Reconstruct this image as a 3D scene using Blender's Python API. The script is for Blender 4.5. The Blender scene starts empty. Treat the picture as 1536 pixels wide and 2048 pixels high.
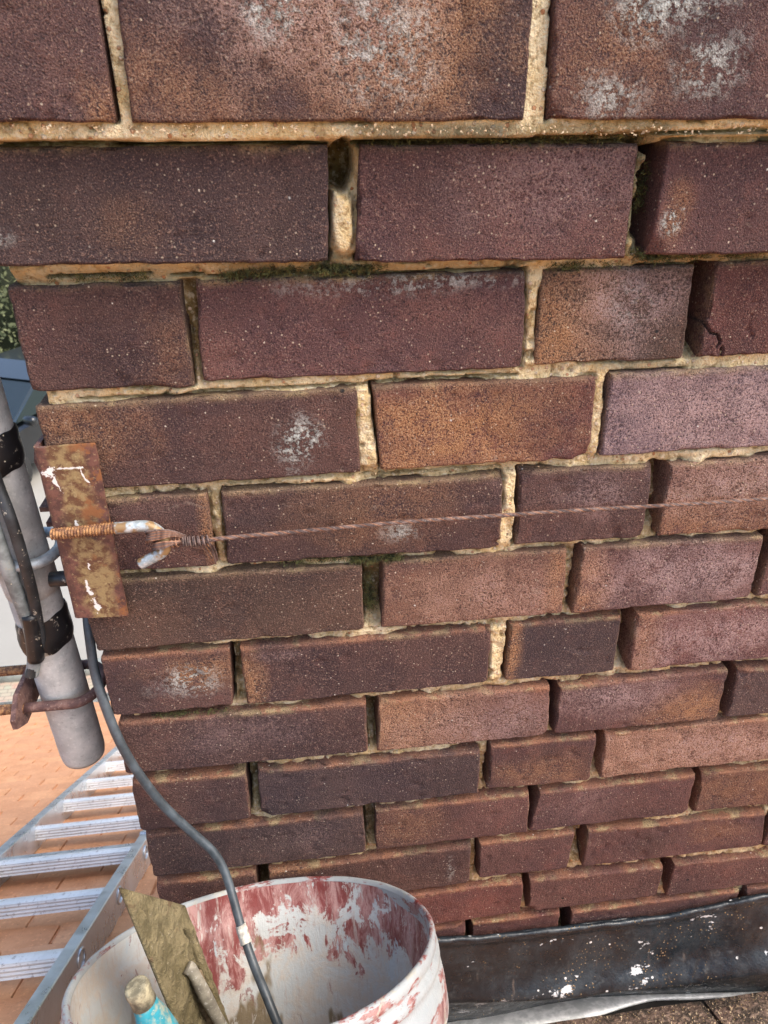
import bpy, math, random
import numpy as np
from mathutils import Matrix, Vector
random.seed(7); rng = np.random.default_rng(7)
S = bpy.context.scene
C = S.collection

# ------------------------------------------------------------------ camera, light, exposure
FPX = 1412.74
CAM = np.array([-0.00647143, -0.47032443, 0.09531338])
YAW, PITCH, ROLL = [math.radians(a) for a in (6.7352131, 29.8006003, -0.43133289)]
def _rot():
    cy, sy, cp, sp, cr, sr = math.cos(YAW), math.sin(YAW), math.cos(PITCH), math.sin(PITCH), math.cos(ROLL), math.sin(ROLL)
    fwd = np.array([sy*cp, cy*cp, -sp]); right = np.array([cy, -sy, 0]); up = np.cross(right, fwd)
    return np.array([cr*right+sr*up, -(-sr*right+cr*up), fwd])
MR = _rot()
def ray(x, y): return np.array([(x-768)/FPX, (y-1024)/FPX, 1.0]) @ MR
def at(x, y, t): return CAM + ray(x, y)*t                      # point at depth t metres on the sight line
def on(x, y, p0, n):                                           # point where a sight line meets a real plane
    d = ray(x, y); n = np.array(n, float); return CAM + d*(np.dot(np.array(p0, float)-CAM, n)/np.dot(d, n))
def wall(x, y, Y=0.0): return on(x, y, (0, Y, 0), (0, 1, 0))

cd = bpy.data.cameras.new('camera'); co = bpy.data.objects.new('camera', cd); C.objects.link(co)
m = Matrix(((MR[0][0], -MR[1][0], -MR[2][0]), (MR[0][1], -MR[1][1], -MR[2][1]), (MR[0][2], -MR[1][2], -MR[2][2])))
co.matrix_world = Matrix.Translation(CAM) @ m.to_4x4()
cd.sensor_fit = 'VERTICAL'; cd.sensor_height = 36; cd.lens = FPX/2048*36
cd.clip_start = .02; cd.clip_end = 600
cd.dof.use_dof = True; cd.dof.focus_distance = .58; cd.dof.aperture_fstop = 17
S.camera = co
S.render.resolution_x, S.render.resolution_y = 768, 1024
SUN = Vector((.55, -.24, .80)).normalized()
w = bpy.data.worlds.new('World'); S.world = w; w.use_nodes = True
nt = w.node_tree; bg = nt.nodes['Background']; sky = nt.nodes.new('ShaderNodeTexSky')
sky.sky_type = 'NISHITA'; sky.sun_disc = False
sky.sun_elevation = math.asin(SUN.z); sky.sun_rotation = math.atan2(SUN.x, SUN.y)
sky.dust_density = 4.0; sky.air_density = 1.0; sky.ozone_density = .6
nt.links.new(sky.outputs[0], bg.inputs[0]); bg.inputs[1].default_value = .15
ld = bpy.data.lights.new('sun', 'SUN'); ld.energy = .95; ld.angle = math.radians(26); ld.color = (1, .95, .87)
lo = bpy.data.objects.new('sun', ld); C.objects.link(lo); lo.rotation_euler = SUN.to_track_quat('Z', 'Y').to_euler()
S.view_settings.view_transform = 'Standard'; S.view_settings.look = 'None'
S.view_settings.exposure = 1.30; S.view_settings.gamma = 1; S.view_settings.use_curve_mapping = False

# ------------------------------------------------------------------ noise
def _h(i, j, k, s):
    n = (i*374761393 + j*668265263 + k*2147483647 + s*974634777) & 0xffffffff
    n = ((n ^ (n >> 13))*1274126177) & 0xffffffff
    n = ((n ^ (n >> 15))*2246822519) & 0xffffffff
    return ((n ^ (n >> 16)) & 0xffffff)/float(0xffffff)
def vn(P, sc, seed=0):
    P = np.asarray(P, float)*sc + 1000.0
    I = np.floor(P).astype(np.int64); F = P-I; F = F*F*(3-2*F)
    r = 0
    for a in (0, 1):
        for b in (0, 1):
            for c in (0, 1):
                wt = (F[:, 0] if a else 1-F[:, 0])*(F[:, 1] if b else 1-F[:, 1])*(F[:, 2] if c else 1-F[:, 2])
                r = r + wt*_h(I[:, 0]+a, I[:, 1]+b, I[:, 2]+c, seed)
    return r*2-1
def fbm(P, sc, oc=3, seed=0, g=.5):
    r = 0; a = 1; t = 0
    for o in range(oc):
        r = r + a*vn(P, sc*2**o, seed+o*17); t += a; a *= g
    return r/t
def sstep(a, b, x):
    t = np.clip((x-a)/(b-a), 0, 1); return t*t*(3-2*t)

# ------------------------------------------------------------------ object helpers
WM = {}
def tag(o, label=None, cat=None, group=None, kind=None):
    if label: o['label'] = label
    if cat: o['category'] = cat
    if group: o['group'] = group
    if kind: o['kind'] = kind
    return o
def thing(name, loc, label, cat, group=None, mat=None):
    o = bpy.data.objects.new(name, None); C.objects.link(o); o.empty_display_size = .05
    Mx = mat if mat is not None else Matrix.Translation(Vector(loc))
    o.matrix_world = Mx; WM[o] = Mx.copy()
    return tag(o, label, cat, group)
def mkmesh(V, F, mat, smooth=True, attrs=None):
    me = bpy.data.meshes.new('mesh'); V = np.asarray(V, float)
    if isinstance(F, np.ndarray):
        k = F.shape[1]; me.vertices.add(len(V)); me.vertices.foreach_set('co', V.astype(np.float32).ravel())
        me.loops.add(F.size); me.loops.foreach_set('vertex_index', F.astype(np.int32).ravel())
        me.polygons.add(len(F)); me.polygons.foreach_set('loop_start', np.arange(0, F.size, k, dtype=np.int32))
        me.update(calc_edges=True); me.validate()
    else:
        me.from_pydata([tuple(v) for v in V], [], F); me.update()
    me.polygons.foreach_set('use_smooth', [smooth]*len(me.polygons))
    for n, a in (attrs or {}).items():
        at_ = me.attributes.new(n, 'FLOAT', 'POINT'); at_.data.foreach_set('value', np.asarray(a, np.float32))
    if mat: me.materials.append(mat)
    return me
def part(name, V, F, mat, parent=None, smooth=True, attrs=None, local=False, centre=True):
    V = np.asarray(V, float)
    if parent is not None and not local:
        Mi = np.array(WM[parent].inverted()); V = V @ Mi[:3, :3].T + Mi[:3, 3]
    c = (V.min(0)+V.max(0))/2 if centre else np.zeros(3)
    me = mkmesh(V-c, F, mat, smooth, attrs); me.name = name
    o = bpy.data.objects.new(name, me); C.objects.link(o); o.location = c
    if parent is not None: o.parent = parent
    WM[o] = (WM[parent] if parent is not None else Matrix()) @ Matrix.Translation(Vector(c))
    return o
class MB:                                                      # collects shapes into one mesh
    def __init__(s): s.V = []; s.F = []
    def add(s, V, F):
        o = len(s.V); s.V += [tuple(v) for v in V]; s.F += [tuple(int(i)+o for i in f) for f in F]; return s
    def box(s, lo, hi, bev=0.0, M=None):
        lo = np.array(lo, float); hi = np.array(hi, float); b = bev
        if b <= 0:
            V = np.array([[(lo, hi)[i][0], (lo, hi)[j][1], (lo, hi)[k][2]] for i in (0, 1) for j in (0, 1) for k in (0, 1)])
            F = [(0, 1, 3, 2), (4, 6, 7, 5), (0, 4, 5, 1), (2, 3, 7, 6), (0, 2, 6, 4), (1, 5, 7, 3)]
        else:
            V = []; idx = {}
            for i in (0, 1):
                for j in (0, 1):
                    for k in (0, 1):
                        c = np.array([(lo, hi)[i][0], (lo, hi)[j][1], (lo, hi)[k][2]]); sg = np.array([1-2*i, 1-2*j, 1-2*k])*b
                        for a in range(3):
                            q = c+sg; q[a] = c[a]; idx[(i, j, k, a)] = len(V); V.append(q)
            F = []
            for a in range(3):
                u, v = (a+1) % 3, (a+2) % 3
                for sd in (0, 1):
                    f = []
                    for (p, q) in ((0, 0), (1, 0), (1, 1), (0, 1)):
                        t = [0, 0, 0]; t[a] = sd; t[u] = p; t[v] = q; f.append(idx[(*t, a)])
                    F.append(tuple(f if sd else f[::-1]))
            for a in range(3):
                u, v = (a+1) % 3, (a+2) % 3
                for p in (0, 1):
                    for q in (0, 1):
                        t0 = [0, 0, 0]; t0[u] = p; t0[v] = q; t1 = list(t0); t1[a] = 1
                        f = [idx[(*t0, u)], idx[(*t1, u)], idx[(*t1, v)], idx[(*t0, v)]]
                        F.append(tuple(f if (p ^ q) else f[::-1]))
            for i in (0, 1):
                for j in (0, 1):
                    for k in (0, 1):
                        f = [idx[(i, j, k, 0)], idx[(i, j, k, 1)], idx[(i, j, k, 2)]]
                        F.append(tuple(f if (i+j+k) % 2 else f[::-1]))
            V = np.array(V)
        if M is not None:
            Mn = np.array(M); V = V @ Mn[:3, :3].T + Mn[:3, 3]
        return s.add(V, F)
    def prism(s, poly, a, b, fn):                              # polygon extruded between a and b; fn(u,v,w)->xyz
        n = len(poly); V = [fn(u, v, a) for u, v in poly]+[fn(u, v, b) for u, v in poly]
        return s.add(V, [tuple(range(n-1, -1, -1)), tuple(range(n, 2*n))]+[(i, (i+1) % n, n+(i+1) % n, n+i) for i in range(n)])
    def tube(s, P, r, n=10, caps=True, mod=None):
        V, F = tube(P, r, n, caps, mod); return s.add(V, F)
    def build(s, name, mat, parent=None, **k):
        return part(name, np.array(s.V), s.F, mat, parent, **k)
def cat(P, step=6):                                            # smooth curve through the points
    P = [np.array(p, float) for p in P]; P = [2*P[0]-P[1]]+P+[2*P[-1]-P[-2]]; o = []
    for i in range(1, len(P)-2):
        for k in range(step):
            t = k/step; a, b, c, d = P[i-1:i+3]
            o.append(.5*((2*b)+(-a+c)*t+(2*a-5*b+4*c-d)*t*t+(-a+3*b-3*c+d)*t**3))
    o.append(P[-2]); return np.array(o)
def tube(P, r, n=10, caps=True, mod=None):
    P = np.array(P, float); m_ = len(P); r = np.broadcast_to(np.asarray(r, float), (m_,))
    T = np.gradient(P, axis=0); T /= np.linalg.norm(T, axis=1)[:, None]+1e-12
    up = np.array([0, 0, 1.]) if abs(T[0][2]) < .9 else np.array([1., 0, 0])
    u = np.cross(T[0], up); u /= np.linalg.norm(u); V = []; L = 0
    th = np.linspace(0, 2*np.pi, n, endpoint=False)
    for i in range(m_):
        u = u-T[i]*np.dot(u, T[i]); u /= np.linalg.norm(u); v = np.cross(T[i], u)
        if i: L += np.linalg.norm(P[i]-P[i-1])
        rr = r[i]*np.ones(n) if mod is None else r[i]+mod(L, th)
        V.append(P[i]+(np.cos(th)*rr)[:, None]*u+(np.sin(th)*rr)[:, None]*v)
    V = np.concatenate(V); F = []
    for i in range(m_-1):
        for j in range(n):
            k = (j+1) % n; F.append((i*n+j, i*n+k, (i+1)*n+k, (i+1)*n+j))
    if caps: F += [tuple(range(n-1, -1, -1)), tuple((m_-1)*n+j for j in range(n))]
    return V, F
def helix(P, rad, pitch, phase=0):                             # curve wound round another curve
    P = np.array(P, float); T = np.gradient(P, axis=0); T /= np.linalg.norm(T, axis=1)[:, None]
    up = np.array([0, 0, 1.]); L = np.r_[0, np.cumsum(np.linalg.norm(np.diff(P, axis=0), axis=1))]
    U = np.cross(T, up); U /= np.linalg.norm(U, axis=1)[:, None]; W = np.cross(T, U)
    a = L/pitch*2*np.pi+phase
    return P+rad*(np.cos(a)[:, None]*U+np.sin(a)[:, None]*W)

# ------------------------------------------------------------------ materials
def lin(c): return tuple(((x/255)/12.92 if x <= 10 else (((x/255)+.055)/1.055)**2.4) for x in c)
class MT:
    def __init__(s, name, rough=.8, metal=0.0):
        s.m = bpy.data.materials.new(name); s.m.use_nodes = True; s.t = s.m.node_tree
        s.b = s.t.nodes['Principled BSDF']; s.b.inputs['Roughness'].default_value = rough; s.b.inputs['Metallic'].default_value = metal
        s.co = s.t.nodes.new('ShaderNodeTexCoord'); s.vec = s.co.outputs['Object']
    def N(s, ty, **k):
        n = s.t.nodes.new(ty)
        for a, v in k.items(): setattr(n, a, v)
        return n
    def inp(s, n, i, v):
        if v is None: return
        if isinstance(v, bpy.types.NodeSocket): s.t.links.new(v, n.inputs[i])
        else:
            if isinstance(v, (tuple, list)) and len(v) == 3 and n.inputs[i].type == 'RGBA': v = (*v, 1)
            n.inputs[i].default_value = v
    def rnd(s):                                                # shift the texture by a random offset per object
        oi = s.N('ShaderNodeObjectInfo'); mu = s.N('ShaderNodeMath', operation='MULTIPLY'); s.inp(mu, 0, oi.outputs['Random']); s.inp(mu, 1, 37.0)
        ad = s.N('ShaderNodeVectorMath', operation='ADD'); s.inp(ad, 0, s.vec); s.inp(ad, 1, mu.outputs[0]); s.vec = ad.outputs[0]
        s.rv = oi.outputs['Random']; return s
    def noise(s, sc, det=3, rough=.55, vec=None, dist=0, stretch=None):
        v = vec or s.vec
        if stretch:
            mp = s.N('ShaderNodeMapping'); s.inp(mp, 0, v); mp.inputs['Scale'].default_value = stretch; v = mp.outputs[0]
        n = s.N('ShaderNodeTexNoise'); s.inp(n, 'Vector', v); s.inp(n, 'Scale', sc); s.inp(n, 'Detail', det); s.inp(n, 'Roughness', rough); s.inp(n, 'Distortion', dist)
        return n.outputs['Fac']
    def voro(s, sc, feature='F1', vec=None, out='Distance', rand=1):
        n = s.N('ShaderNodeTexVoronoi', feature=feature); s.inp(n, 'Vector', vec or s.vec); s.inp(n, 'Scale', sc); s.inp(n, 'Randomness', rand)
        return n.outputs[out]
    def ramp(s, v, a, b, lo=0.0, hi=1.0):
        n = s.N('ShaderNodeMapRange'); n.clamp = True; n.interpolation_type = 'SMOOTHSTEP'
        s.inp(n, 0, v); s.inp(n, 1, a); s.inp(n, 2, b); s.inp(n, 3, lo); s.inp(n, 4, hi); return n.outputs[0]
    def math(s, op, a, b=None):
        n = s.N('ShaderNodeMath', operation=op); s.inp(n, 0, a); s.inp(n, 1, b); return n.outputs[0]
    def mix(s, f, a, b, mode='MIX'):
        n = s.N('ShaderNodeMix', data_type='RGBA', blend_type=mode); s.inp(n, 0, f); s.inp(n, 6, a); s.inp(n, 7, b); return n.outputs[2]
    def attr(s, name, ty='GEOMETRY', out='Fac'):
        n = s.N('ShaderNodeAttribute', attribute_name=name, attribute_type=ty); return n.outputs[out]
    def sep(s, vec=None):
        n = s.N('ShaderNodeSeparateXYZ'); s.inp(n, 0, vec or s.co.outputs['Object']); return n.outputs
    def col(s, c): s.inp(s.b, 'Base Color', c); return s
    def rough(s, v): s.inp(s.b, 'Roughness', v); return s
    def metal(s, v): s.inp(s.b, 'Metallic', v); return s
    def bump(s, h, dist=.001, strength=1.0):
        n = s.N('ShaderNodeBump'); s.inp(n, 'Height', h); n.inputs['Distance'].default_value = dist; n.inputs['Strength'].default_value = strength
        if getattr(s, 'nb', None) is not None: s.inp(n, 'Normal', s.nb)
        s.nb = n.outputs[0]; s.inp(s.b, 'Normal', s.nb); return s

def m_brick():
    t = MT('brick_clay', .86).rnd()
    base = t.attr('tint', 'OBJECT', 'Color')
    big = t.noise(14, 3); mid = t.noise(60, 4, .6); gr = t.noise(500, 3, .7); gr2 = t.noise(1000, 2, .6)
    c = t.mix(t.ramp(big, .38, .68), base, t.mix(1, base, (.72, .74, .86), 'MULTIPLY'))
    c = t.mix(t.math('MULTIPLY', t.ramp(mid, .5, .75), .45), c, t.mix(1, base, (1.5, 1.25, 1.15), 'MULTIPLY'))
    c = t.mix(1, c, t.mix(t.ramp(t.noise(8, 4, .65), .35, .65), (.78, .78, .82), (1.18, 1.12, 1.08)), 'MULTIPLY')
    # orange fired patches, broken up by the grain of the sand face
    og = t.attr('orange'); k = t.math('MULTIPLY', og, t.ramp(t.math('ADD', t.math('MULTIPLY', mid, .5), t.math('MULTIPLY', gr, .6)), .38, .62))
    c = t.mix(k, c, t.mix(t.ramp(gr2, .4, .7), (.34, .145, .065), (.56, .33, .16)))
    pl = t.attr('pale'); k = t.math('MULTIPLY', pl, t.ramp(t.math('ADD', t.math('MULTIPLY', mid, .35), t.math('MULTIPLY', gr, .7)), .4, .66))
    c = t.mix(k, c, (.44, .31, .30))
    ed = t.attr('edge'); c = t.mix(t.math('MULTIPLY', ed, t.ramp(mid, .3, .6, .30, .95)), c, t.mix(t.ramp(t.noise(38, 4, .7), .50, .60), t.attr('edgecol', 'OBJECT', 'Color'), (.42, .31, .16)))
    dk = t.attr('dark'); c = t.mix(t.math('MULTIPLY', dk, t.ramp(mid, .3, .65, .4, .9)), c, (.035, .033, .030))
    # sand grain: light and dark grains
    rvar = t.ramp(t.rv, 0, 1, .35, 1.25); c = t.mix(t.math('MULTIPLY', rvar, t.ramp(gr, .54, .70, 0, .46)), c, (.34, .20, .15)); skm = t.noise(16, 5, .75, stretch=(1, 1, .16)); c = t.mix(t.ramp(skm, .56, .72, 0, .45), c, t.mix(1, c, (.52, .50, .50), 'MULTIPLY')); c = t.mix(t.ramp(t.noise(30, 5, .8, dist=.8), .62, .72, 0, .5), c, (.33, .25, .20))
    c = t.mix(t.ramp(gr2, .57, .70, 0, .34), c, (.46, .32, .24))
    c = t.mix(t.ramp(gr, .45, .32, 0, .65), c, (.030, .019, .020)); c = t.mix(t.ramp(gr2, .46, .33, 0, .8), c, (.03, .02, .022))
    # lichen
    li = t.attr('lichen'); lk = t.math('MULTIPLY', li, t.ramp(t.math('ADD', t.math('MULTIPLY', t.noise(260, 4, .75), .7), t.math('MULTIPLY', mid, .4)), .53, .60))
    c = t.mix(lk, c, t.mix(t.ramp(gr, .4, .6), (.36, .37, .34), (.66, .69, .65)))
    # scattered pale specks
    vv = t.voro(95); sp = t.math('MULTIPLY', t.ramp(t.math('ADD', vv, t.math('MULTIPLY', gr2, .16)), .155, .12), t.ramp(t.noise(25, 2), .48, .60))
    c = t.mix(sp, c, (.72, .62, .50))
    v5 = t.voro(210); c = t.mix(t.math('MULTIPLY', t.ramp(v5, .17, .09), t.ramp(t.noise(33, 3), .40, .60, 0, .7)), c, (.66, .54, .40))
    v2 = t.voro(42); c = t.mix(t.math('MULTIPLY', t.ramp(t.math('ADD', v2, t.math('MULTIPLY', gr, .09)), .085, .065), t.ramp(t.noise(18, 2), .48, .55)), c, (.82, .80, .74))
    v3 = t.voro(30, vec=None); c = t.mix(t.math('MULTIPLY', t.ramp(v3, .07, .035), t.ramp(t.noise(11, 2), .56, .6)), c, (.015, .014, .015))
    t.col(c)
    h = t.math('ADD', t.math('MULTIPLY', gr, .9), t.math('MULTIPLY', gr2, .35)); h = t.math('ADD', h, t.math('MULTIPLY', mid, .8))
    h = t.math('ADD', h, t.math('MULTIPLY', lk, .5))
    t.bump(h, .0026, 1); t.b.inputs['Specular IOR Level'].default_value = .35
    return t.m
def m_mortar():
    t = MT('lime_mortar', .92); tone = t.attr('tone'); ms = t.attr('moss')
    n1 = t.noise(35, 4, .6); n2 = t.noise(240, 3, .65); n3 = t.noise(700, 2)
    hi = t.mix(t.ramp(n1, .35, .65), (.74, .55, .27), (.82, .69, .44)); lo_ = t.mix(t.ramp(n1, .35, .65), (.15, .10, .035), (.36, .25, .095))
    c = t.mix(tone, lo_, hi)
    c = t.mix(t.ramp(n2, .5, .68, 0, .6), c, (.80, .70, .50)); c = t.mix(t.ramp(n2, .46, .30, 0, .8), c, t.mix(1, c, (.40, .34, .26), 'MULTIPLY'))
    n5 = t.noise(90, 4, .7); c = t.mix(t.ramp(n5, .46, .32, 0, .7), c, t.mix(1, c, (.5, .42, .3), 'MULTIPLY'))
    vc = t.voro(260, out='Color'); vd = t.voro(260)
    g = t.math('MULTIPLY', t.ramp(vd, .38, .3), t.ramp(t.sep(vc)[0], .72, .78))
    c = t.mix(g, c, t.mix(t.sep(vc)[1], (.45, .20, .08), (.78, .68, .5)))
    mk = t.math('MULTIPLY', ms, t.ramp(t.math('ADD', t.math('MULTIPLY', n1, .5), t.math('MULTIPLY', n2, .5)), .36, .56))
    c = t.mix(mk, c, t.mix(t.ramp(n2, .4, .6), (.02, .023, .012), (.06, .065, .025)))
    t.col(c); t.bump(t.math('ADD', t.math('ADD', n2, t.math('MULTIPLY', n3, .4)), t.math('MULTIPLY', g, .6)), .0024, 1); return t.m
def m_rustplate():
    t = MT('rusted_plate', .62); o = t.sep(t.co.outputs['Generated']); n1 = t.noise(28, 5, .62, dist=.4); n2 = t.noise(140, 4, .65); n3 = t.noise(500, 2)
    xx = t.math('ADD', o[0], t.math('MULTIPLY', t.math('SUBTRACT', n1, .5), .75))
    band = t.math('MULTIPLY', t.ramp(xx, .22, .36), t.ramp(xx, .86, .70))
    c = t.mix(t.ramp(n2, .4, .62), (.085, .038, .032), (.17, .075, .055))
    c = t.mix(band, c, t.mix(t.ramp(n2, .4, .6), (.13, .060, .030), (.30, .215, .10)))
    c = t.mix(t.ramp(t.noise(75, 5, .7), .54, .62, 0, .8), c, (.12, .05, .032)); c = t.mix(t.ramp(t.noise(300, 3, .7), .58, .68, 0, .5), c, (.48, .38, .2))
    og = t.math('MULTIPLY', t.ramp(t.noise(44, 5, .7), .53, .60), t.ramp(xx, .5, .75)); c = t.mix(og, c, (.26, .105, .04))
    c = t.mix(t.math('MULTIPLY', t.ramp(n1, .60, .66), .8), c, (.035, .02, .025))
    # spilt white paint: a long run and a few splats with shapes of their own
    wx = t.math('MULTIPLY', t.math('SUBTRACT', t.noise(40, 3, .6), .5), .5)
    def blob(cx, cz, rx, rz, w_=.35):
        a = t.math('DIVIDE', t.math('SUBTRACT', t.math('ADD', o[0], wx), cx), rx); b = t.math('DIVIDE', t.math('SUBTRACT', o[2], cz), rz)
        d = t.math('SQRT', t.math('ADD', t.math('MULTIPLY', a, a), t.math('MULTIPLY', b, b)))
        d = t.math('ADD', d, t.math('MULTIPLY', t.math('SUBTRACT', t.noise(230, 4, .75), .5), 4.2)); return t.ramp(d, 1.0, .85)
    for bl in ((.44, .09, .05, .05), (.38, .19, .035, .05), (.30, .87, .09, .025), (.44, .59, .05, .02), (.36, .81, .018, .04), (.56, .885, .16, .006), (.74, .83, .018, .04), (.5, .33, .02, .02)):
        c = t.mix(blob(*bl), c, (.78, .76, .72))
    t.col(c); t.bump(t.math('ADD', n2, t.math('MULTIPLY', n3, .4)), .0006, .8); return t.m
def m_rust(name, a, b, sc=120, bump=.0008):
    t = MT(name, .75); n = t.noise(sc, 4, .65); n2 = t.noise(sc*4, 2); c = t.mix(t.ramp(n, .38, .64), a, b)
    t.col(t.mix(t.ramp(n2, .62, .72, 0, .6), c, (.38, .30, .25))); t.bump(t.math('ADD', n, t.math('MULTIPLY', n2, .3)), bump, 1); return t.m
def m_galv(name, a, b, rough=.55, metal=.35, speck=.3, sc=45):
    t = MT(name, rough, metal); n = t.noise(sc, 4, .6); n2 = t.noise(300, 3, .6); c = t.mix(t.ramp(n, .35, .65), a, b)
    c = t.mix(t.ramp(n2, .56, .7, 0, speck), c, (.75, .74, .68)); c = t.mix(t.ramp(n2, .42, .3, 0, speck), c, (.16, .15, .13))
    v = t.math('MULTIPLY', t.ramp(t.voro(160), .10, .05), t.ramp(t.noise(30, 2), .56, .64)); c = t.mix(v, c, (.34, .31, .22)); c = t.mix(t.ramp(t.noise(60, 5, .8, stretch=(1, 1, .2)), .56, .70, 0, .35), c, (.25, .24, .22))
    t.col(c); t.bump(n2, .0003, .8); t.rough(t.ramp(n, .3, .7, rough-.08, rough+.12)); return t.m
def m_plain(name, c, rough=.5, metal=0., var=.15, sc=60, bump=.0003, dust=0, dustcol=(.5, .45, .36)):
    t = MT(name, rough, metal); n = t.noise(sc, 4, .6); c2 = tuple(min(1, x*(1+var*2)) for x in c); c1 = tuple(x*(1-var) for x in c)
    cc = t.mix(t.ramp(n, .35, .65), c1, c2)
    if dust:
        nd = t.noise(sc*2.7, 5, .7); cc = t.mix(t.ramp(nd, .62-dust*.2, .66, 0, .8), cc, dustcol)
        v = t.ramp(t.voro(sc*3), .09, .05); cc = t.mix(v, cc, (.7, .62, .45))
    t.col(cc); t.bump(n, bump, .8); return t.m

M_BRICK, M_MORTAR, M_PLATE = m_brick(), m_mortar(), m_rustplate()
M_RUST = m_rust('brown_rust', (.085, .042, .038), (.19, .105, .085))
M_RUSTO = m_rust('orange_rust', (.13, .055, .03), (.42, .22, .09), 260)
M_WIRE = m_rust('wire_rust', (.075, .050, .045), (.20, .135, .115), 200, .0003)
M_WIREO = m_rust('wire_rust_light', (.14, .06, .035), (.34, .18, .11), 200, .0003)
M_POLE = m_galv('weathered_zinc', (.40, .40, .38), (.54, .53, .50), .65, .0, .35)
M_ZINC = m_galv('bright_zinc', (.36, .42, .45), (.55, .61, .63), .42, .45, .3, 90)
M_TAPE = m_plain('black_tape', (.012, .012, .013), .38, 0, .3, 40, .0006, .12)
M_CABB = m_plain('black_cable', (.028, .03, .032), .5, 0, .3, 60, .0002, .06)
M_CABG = m_plain('grey_cable', (.20, .225, .225), .5, 0, .35, 50, .0002, .15, (.4, .38, .3))
M_CABD = m_plain('slate_cable', (.055, .068, .078), .42, 0, .25, 60, .0002)

# ------------------------------------------------------------------ the setting: ground, drive
GZ = -4.8
def sheet(name, x0, x1, y0, y1, z, mat):
    V = [(x0, y0, z), (x1, y0, z), (x1, y1, z), (x0, y1, z)]
    o = part(name, V, [(0, 1, 2, 3)], mat, None, smooth=False, centre=False); o['kind'] = 'structure'; return o
t = MT('lawn', .95); t.col(t.mix(t.noise(3, 5), (.05, .075, .022), (.10, .12, .045))); M_LAWN = t.m
t = MT('pale_concrete', .9); t.col(t.mix(t.noise(1.6, 5, .6), (.26, .25, .225), (.36, .35, .315))); M_CONC = t.m
t = MT('block_paving', .9); b_ = t.N('ShaderNodeTexBrick'); t.inp(b_, 'Vector', t.vec); b_.inputs['Scale'].default_value = 5
b_.inputs['Color1'].default_value = (.42, .33, .25, 1); b_.inputs['Color2'].default_value = (.36, .36, .27, 1); b_.inputs['Mortar'].default_value = (.22, .2, .16, 1)
t.col(t.mix(t.ramp(t.noise(5, 3), .5, .65, 0, .6), b_.outputs[0], (.48, .25, .19))); M_PAV = t.m
sheet('ground', -300, 300, -300, 300, GZ-.03, M_LAWN)
sheet('driveway', -16, 6, 3.2, 14.2, GZ, M_CONC)
sheet('block_paving', -12, 6, 3.2, 5.15, GZ+.004, M_PAV)
b = MB(); b.box((-12, 5.15, GZ-.02), (6, 5.30, GZ+.10), .015)
k = b.build('kerb', m_plain('kerb_concrete', (.25, .27, .25), .9, 0, .15, 6)); k['kind'] = 'structure'
b = MB(); b.box((-5, -3.6, GZ), (5, 1.95, -2.62)); b.add([(-5, 1.95, -2.6), (-5, -3.6, -2.6), (-5, -1.0, -.42), (5, 1.95, -2.6), (5, -3.6, -2.6), (5, -1.0, -.42)], [(0, 1, 2), (3, 5, 4), (0, 2, 5, 3), (1, 4, 5, 2), (0, 3, 4, 1)])
hw = b.build('house_wall', m_plain('house_render', (.40, .37, .32), .9, 0, .1, 4)); tag(hw, 'pale rendered house wall below the tiled roof', 'house wall')

# ------------------------------------------------------------------ roof
SL = math.atan(.6866); RC = -.985
ex, ev, en = np.array([1, 0, 0.]), np.array([0, math.cos(SL), -math.sin(SL)]), np.array([0, math.sin(SL), math.cos(SL)])
def RM(o): return Matrix(((ex[0], ev[0], en[0], o[0]), (ex[1], ev[1], en[1], o[1]), (ex[2], ev[2], en[2], o[2]), (0, 0, 0, 1)))
EAVE = on(50, 1421, (0, 0, RC), en)[1]
roof = thing('tiled_roof', (0, 0, RC), 'orange clay tiled roof sloping away below the chimney and ladder', 'roof', mat=RM((0, 0, RC)))
def m_tile(name, a, b, c3, moss=0):
    t = MT(name, .88).rnd(); n1 = t.noise(16, 4, .6); n2 = t.noise(130, 4, .65); n3 = t.noise(420, 2)
    c = t.mix(t.ramp(n1, .35, .65), a, b); c = t.mix(t.ramp(t.rv, 0, 1, 0, .55), c, c3)
    c = t.mix(t.ramp(n2, .56, .7, 0, .45), c, tuple(min(1, x*1.5) for x in b)); c = t.mix(t.ramp(n2, .43, .28, 0, .4), c, tuple(x*.55 for x in a))
    v = t.math('MULTIPLY', t.ramp(t.voro(150), .14, .06), t.ramp(t.noise(25, 2), .42, .6)); c = t.mix(v, c, (.10, .05, .03))
    if moss:
        mk = t.ramp(t.noise(40, 6, .8), .42, .56, 0, .9); c = t.mix(mk, c, (.055, .042, .03)); c = t.mix(t.ramp(n2, .52, .64, 0, .7), c, (.40, .28, .21)); g = t.ramp(t.voro(170), .2, .1); c = t.mix(t.math('MULTIPLY', g, .7), c, (.55, .36, .14))
    t.col(c); t.bump(t.math('ADD', n2, t.math('MULTIPLY', n3, .4)), (.0012 if not moss else .006), 1); return t.m
M_TILE = m_tile('orange_clay_tile', (.56, .265, .125), (.66, .34, .175), (.52, .26, .14))
M_TILEM = m_tile('mossy_brown_tile', (.17, .105, .08), (.30, .20, .15), (.14, .09, .065), 1)
PX, PV = .141, .0635/math.cos(SL)
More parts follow.
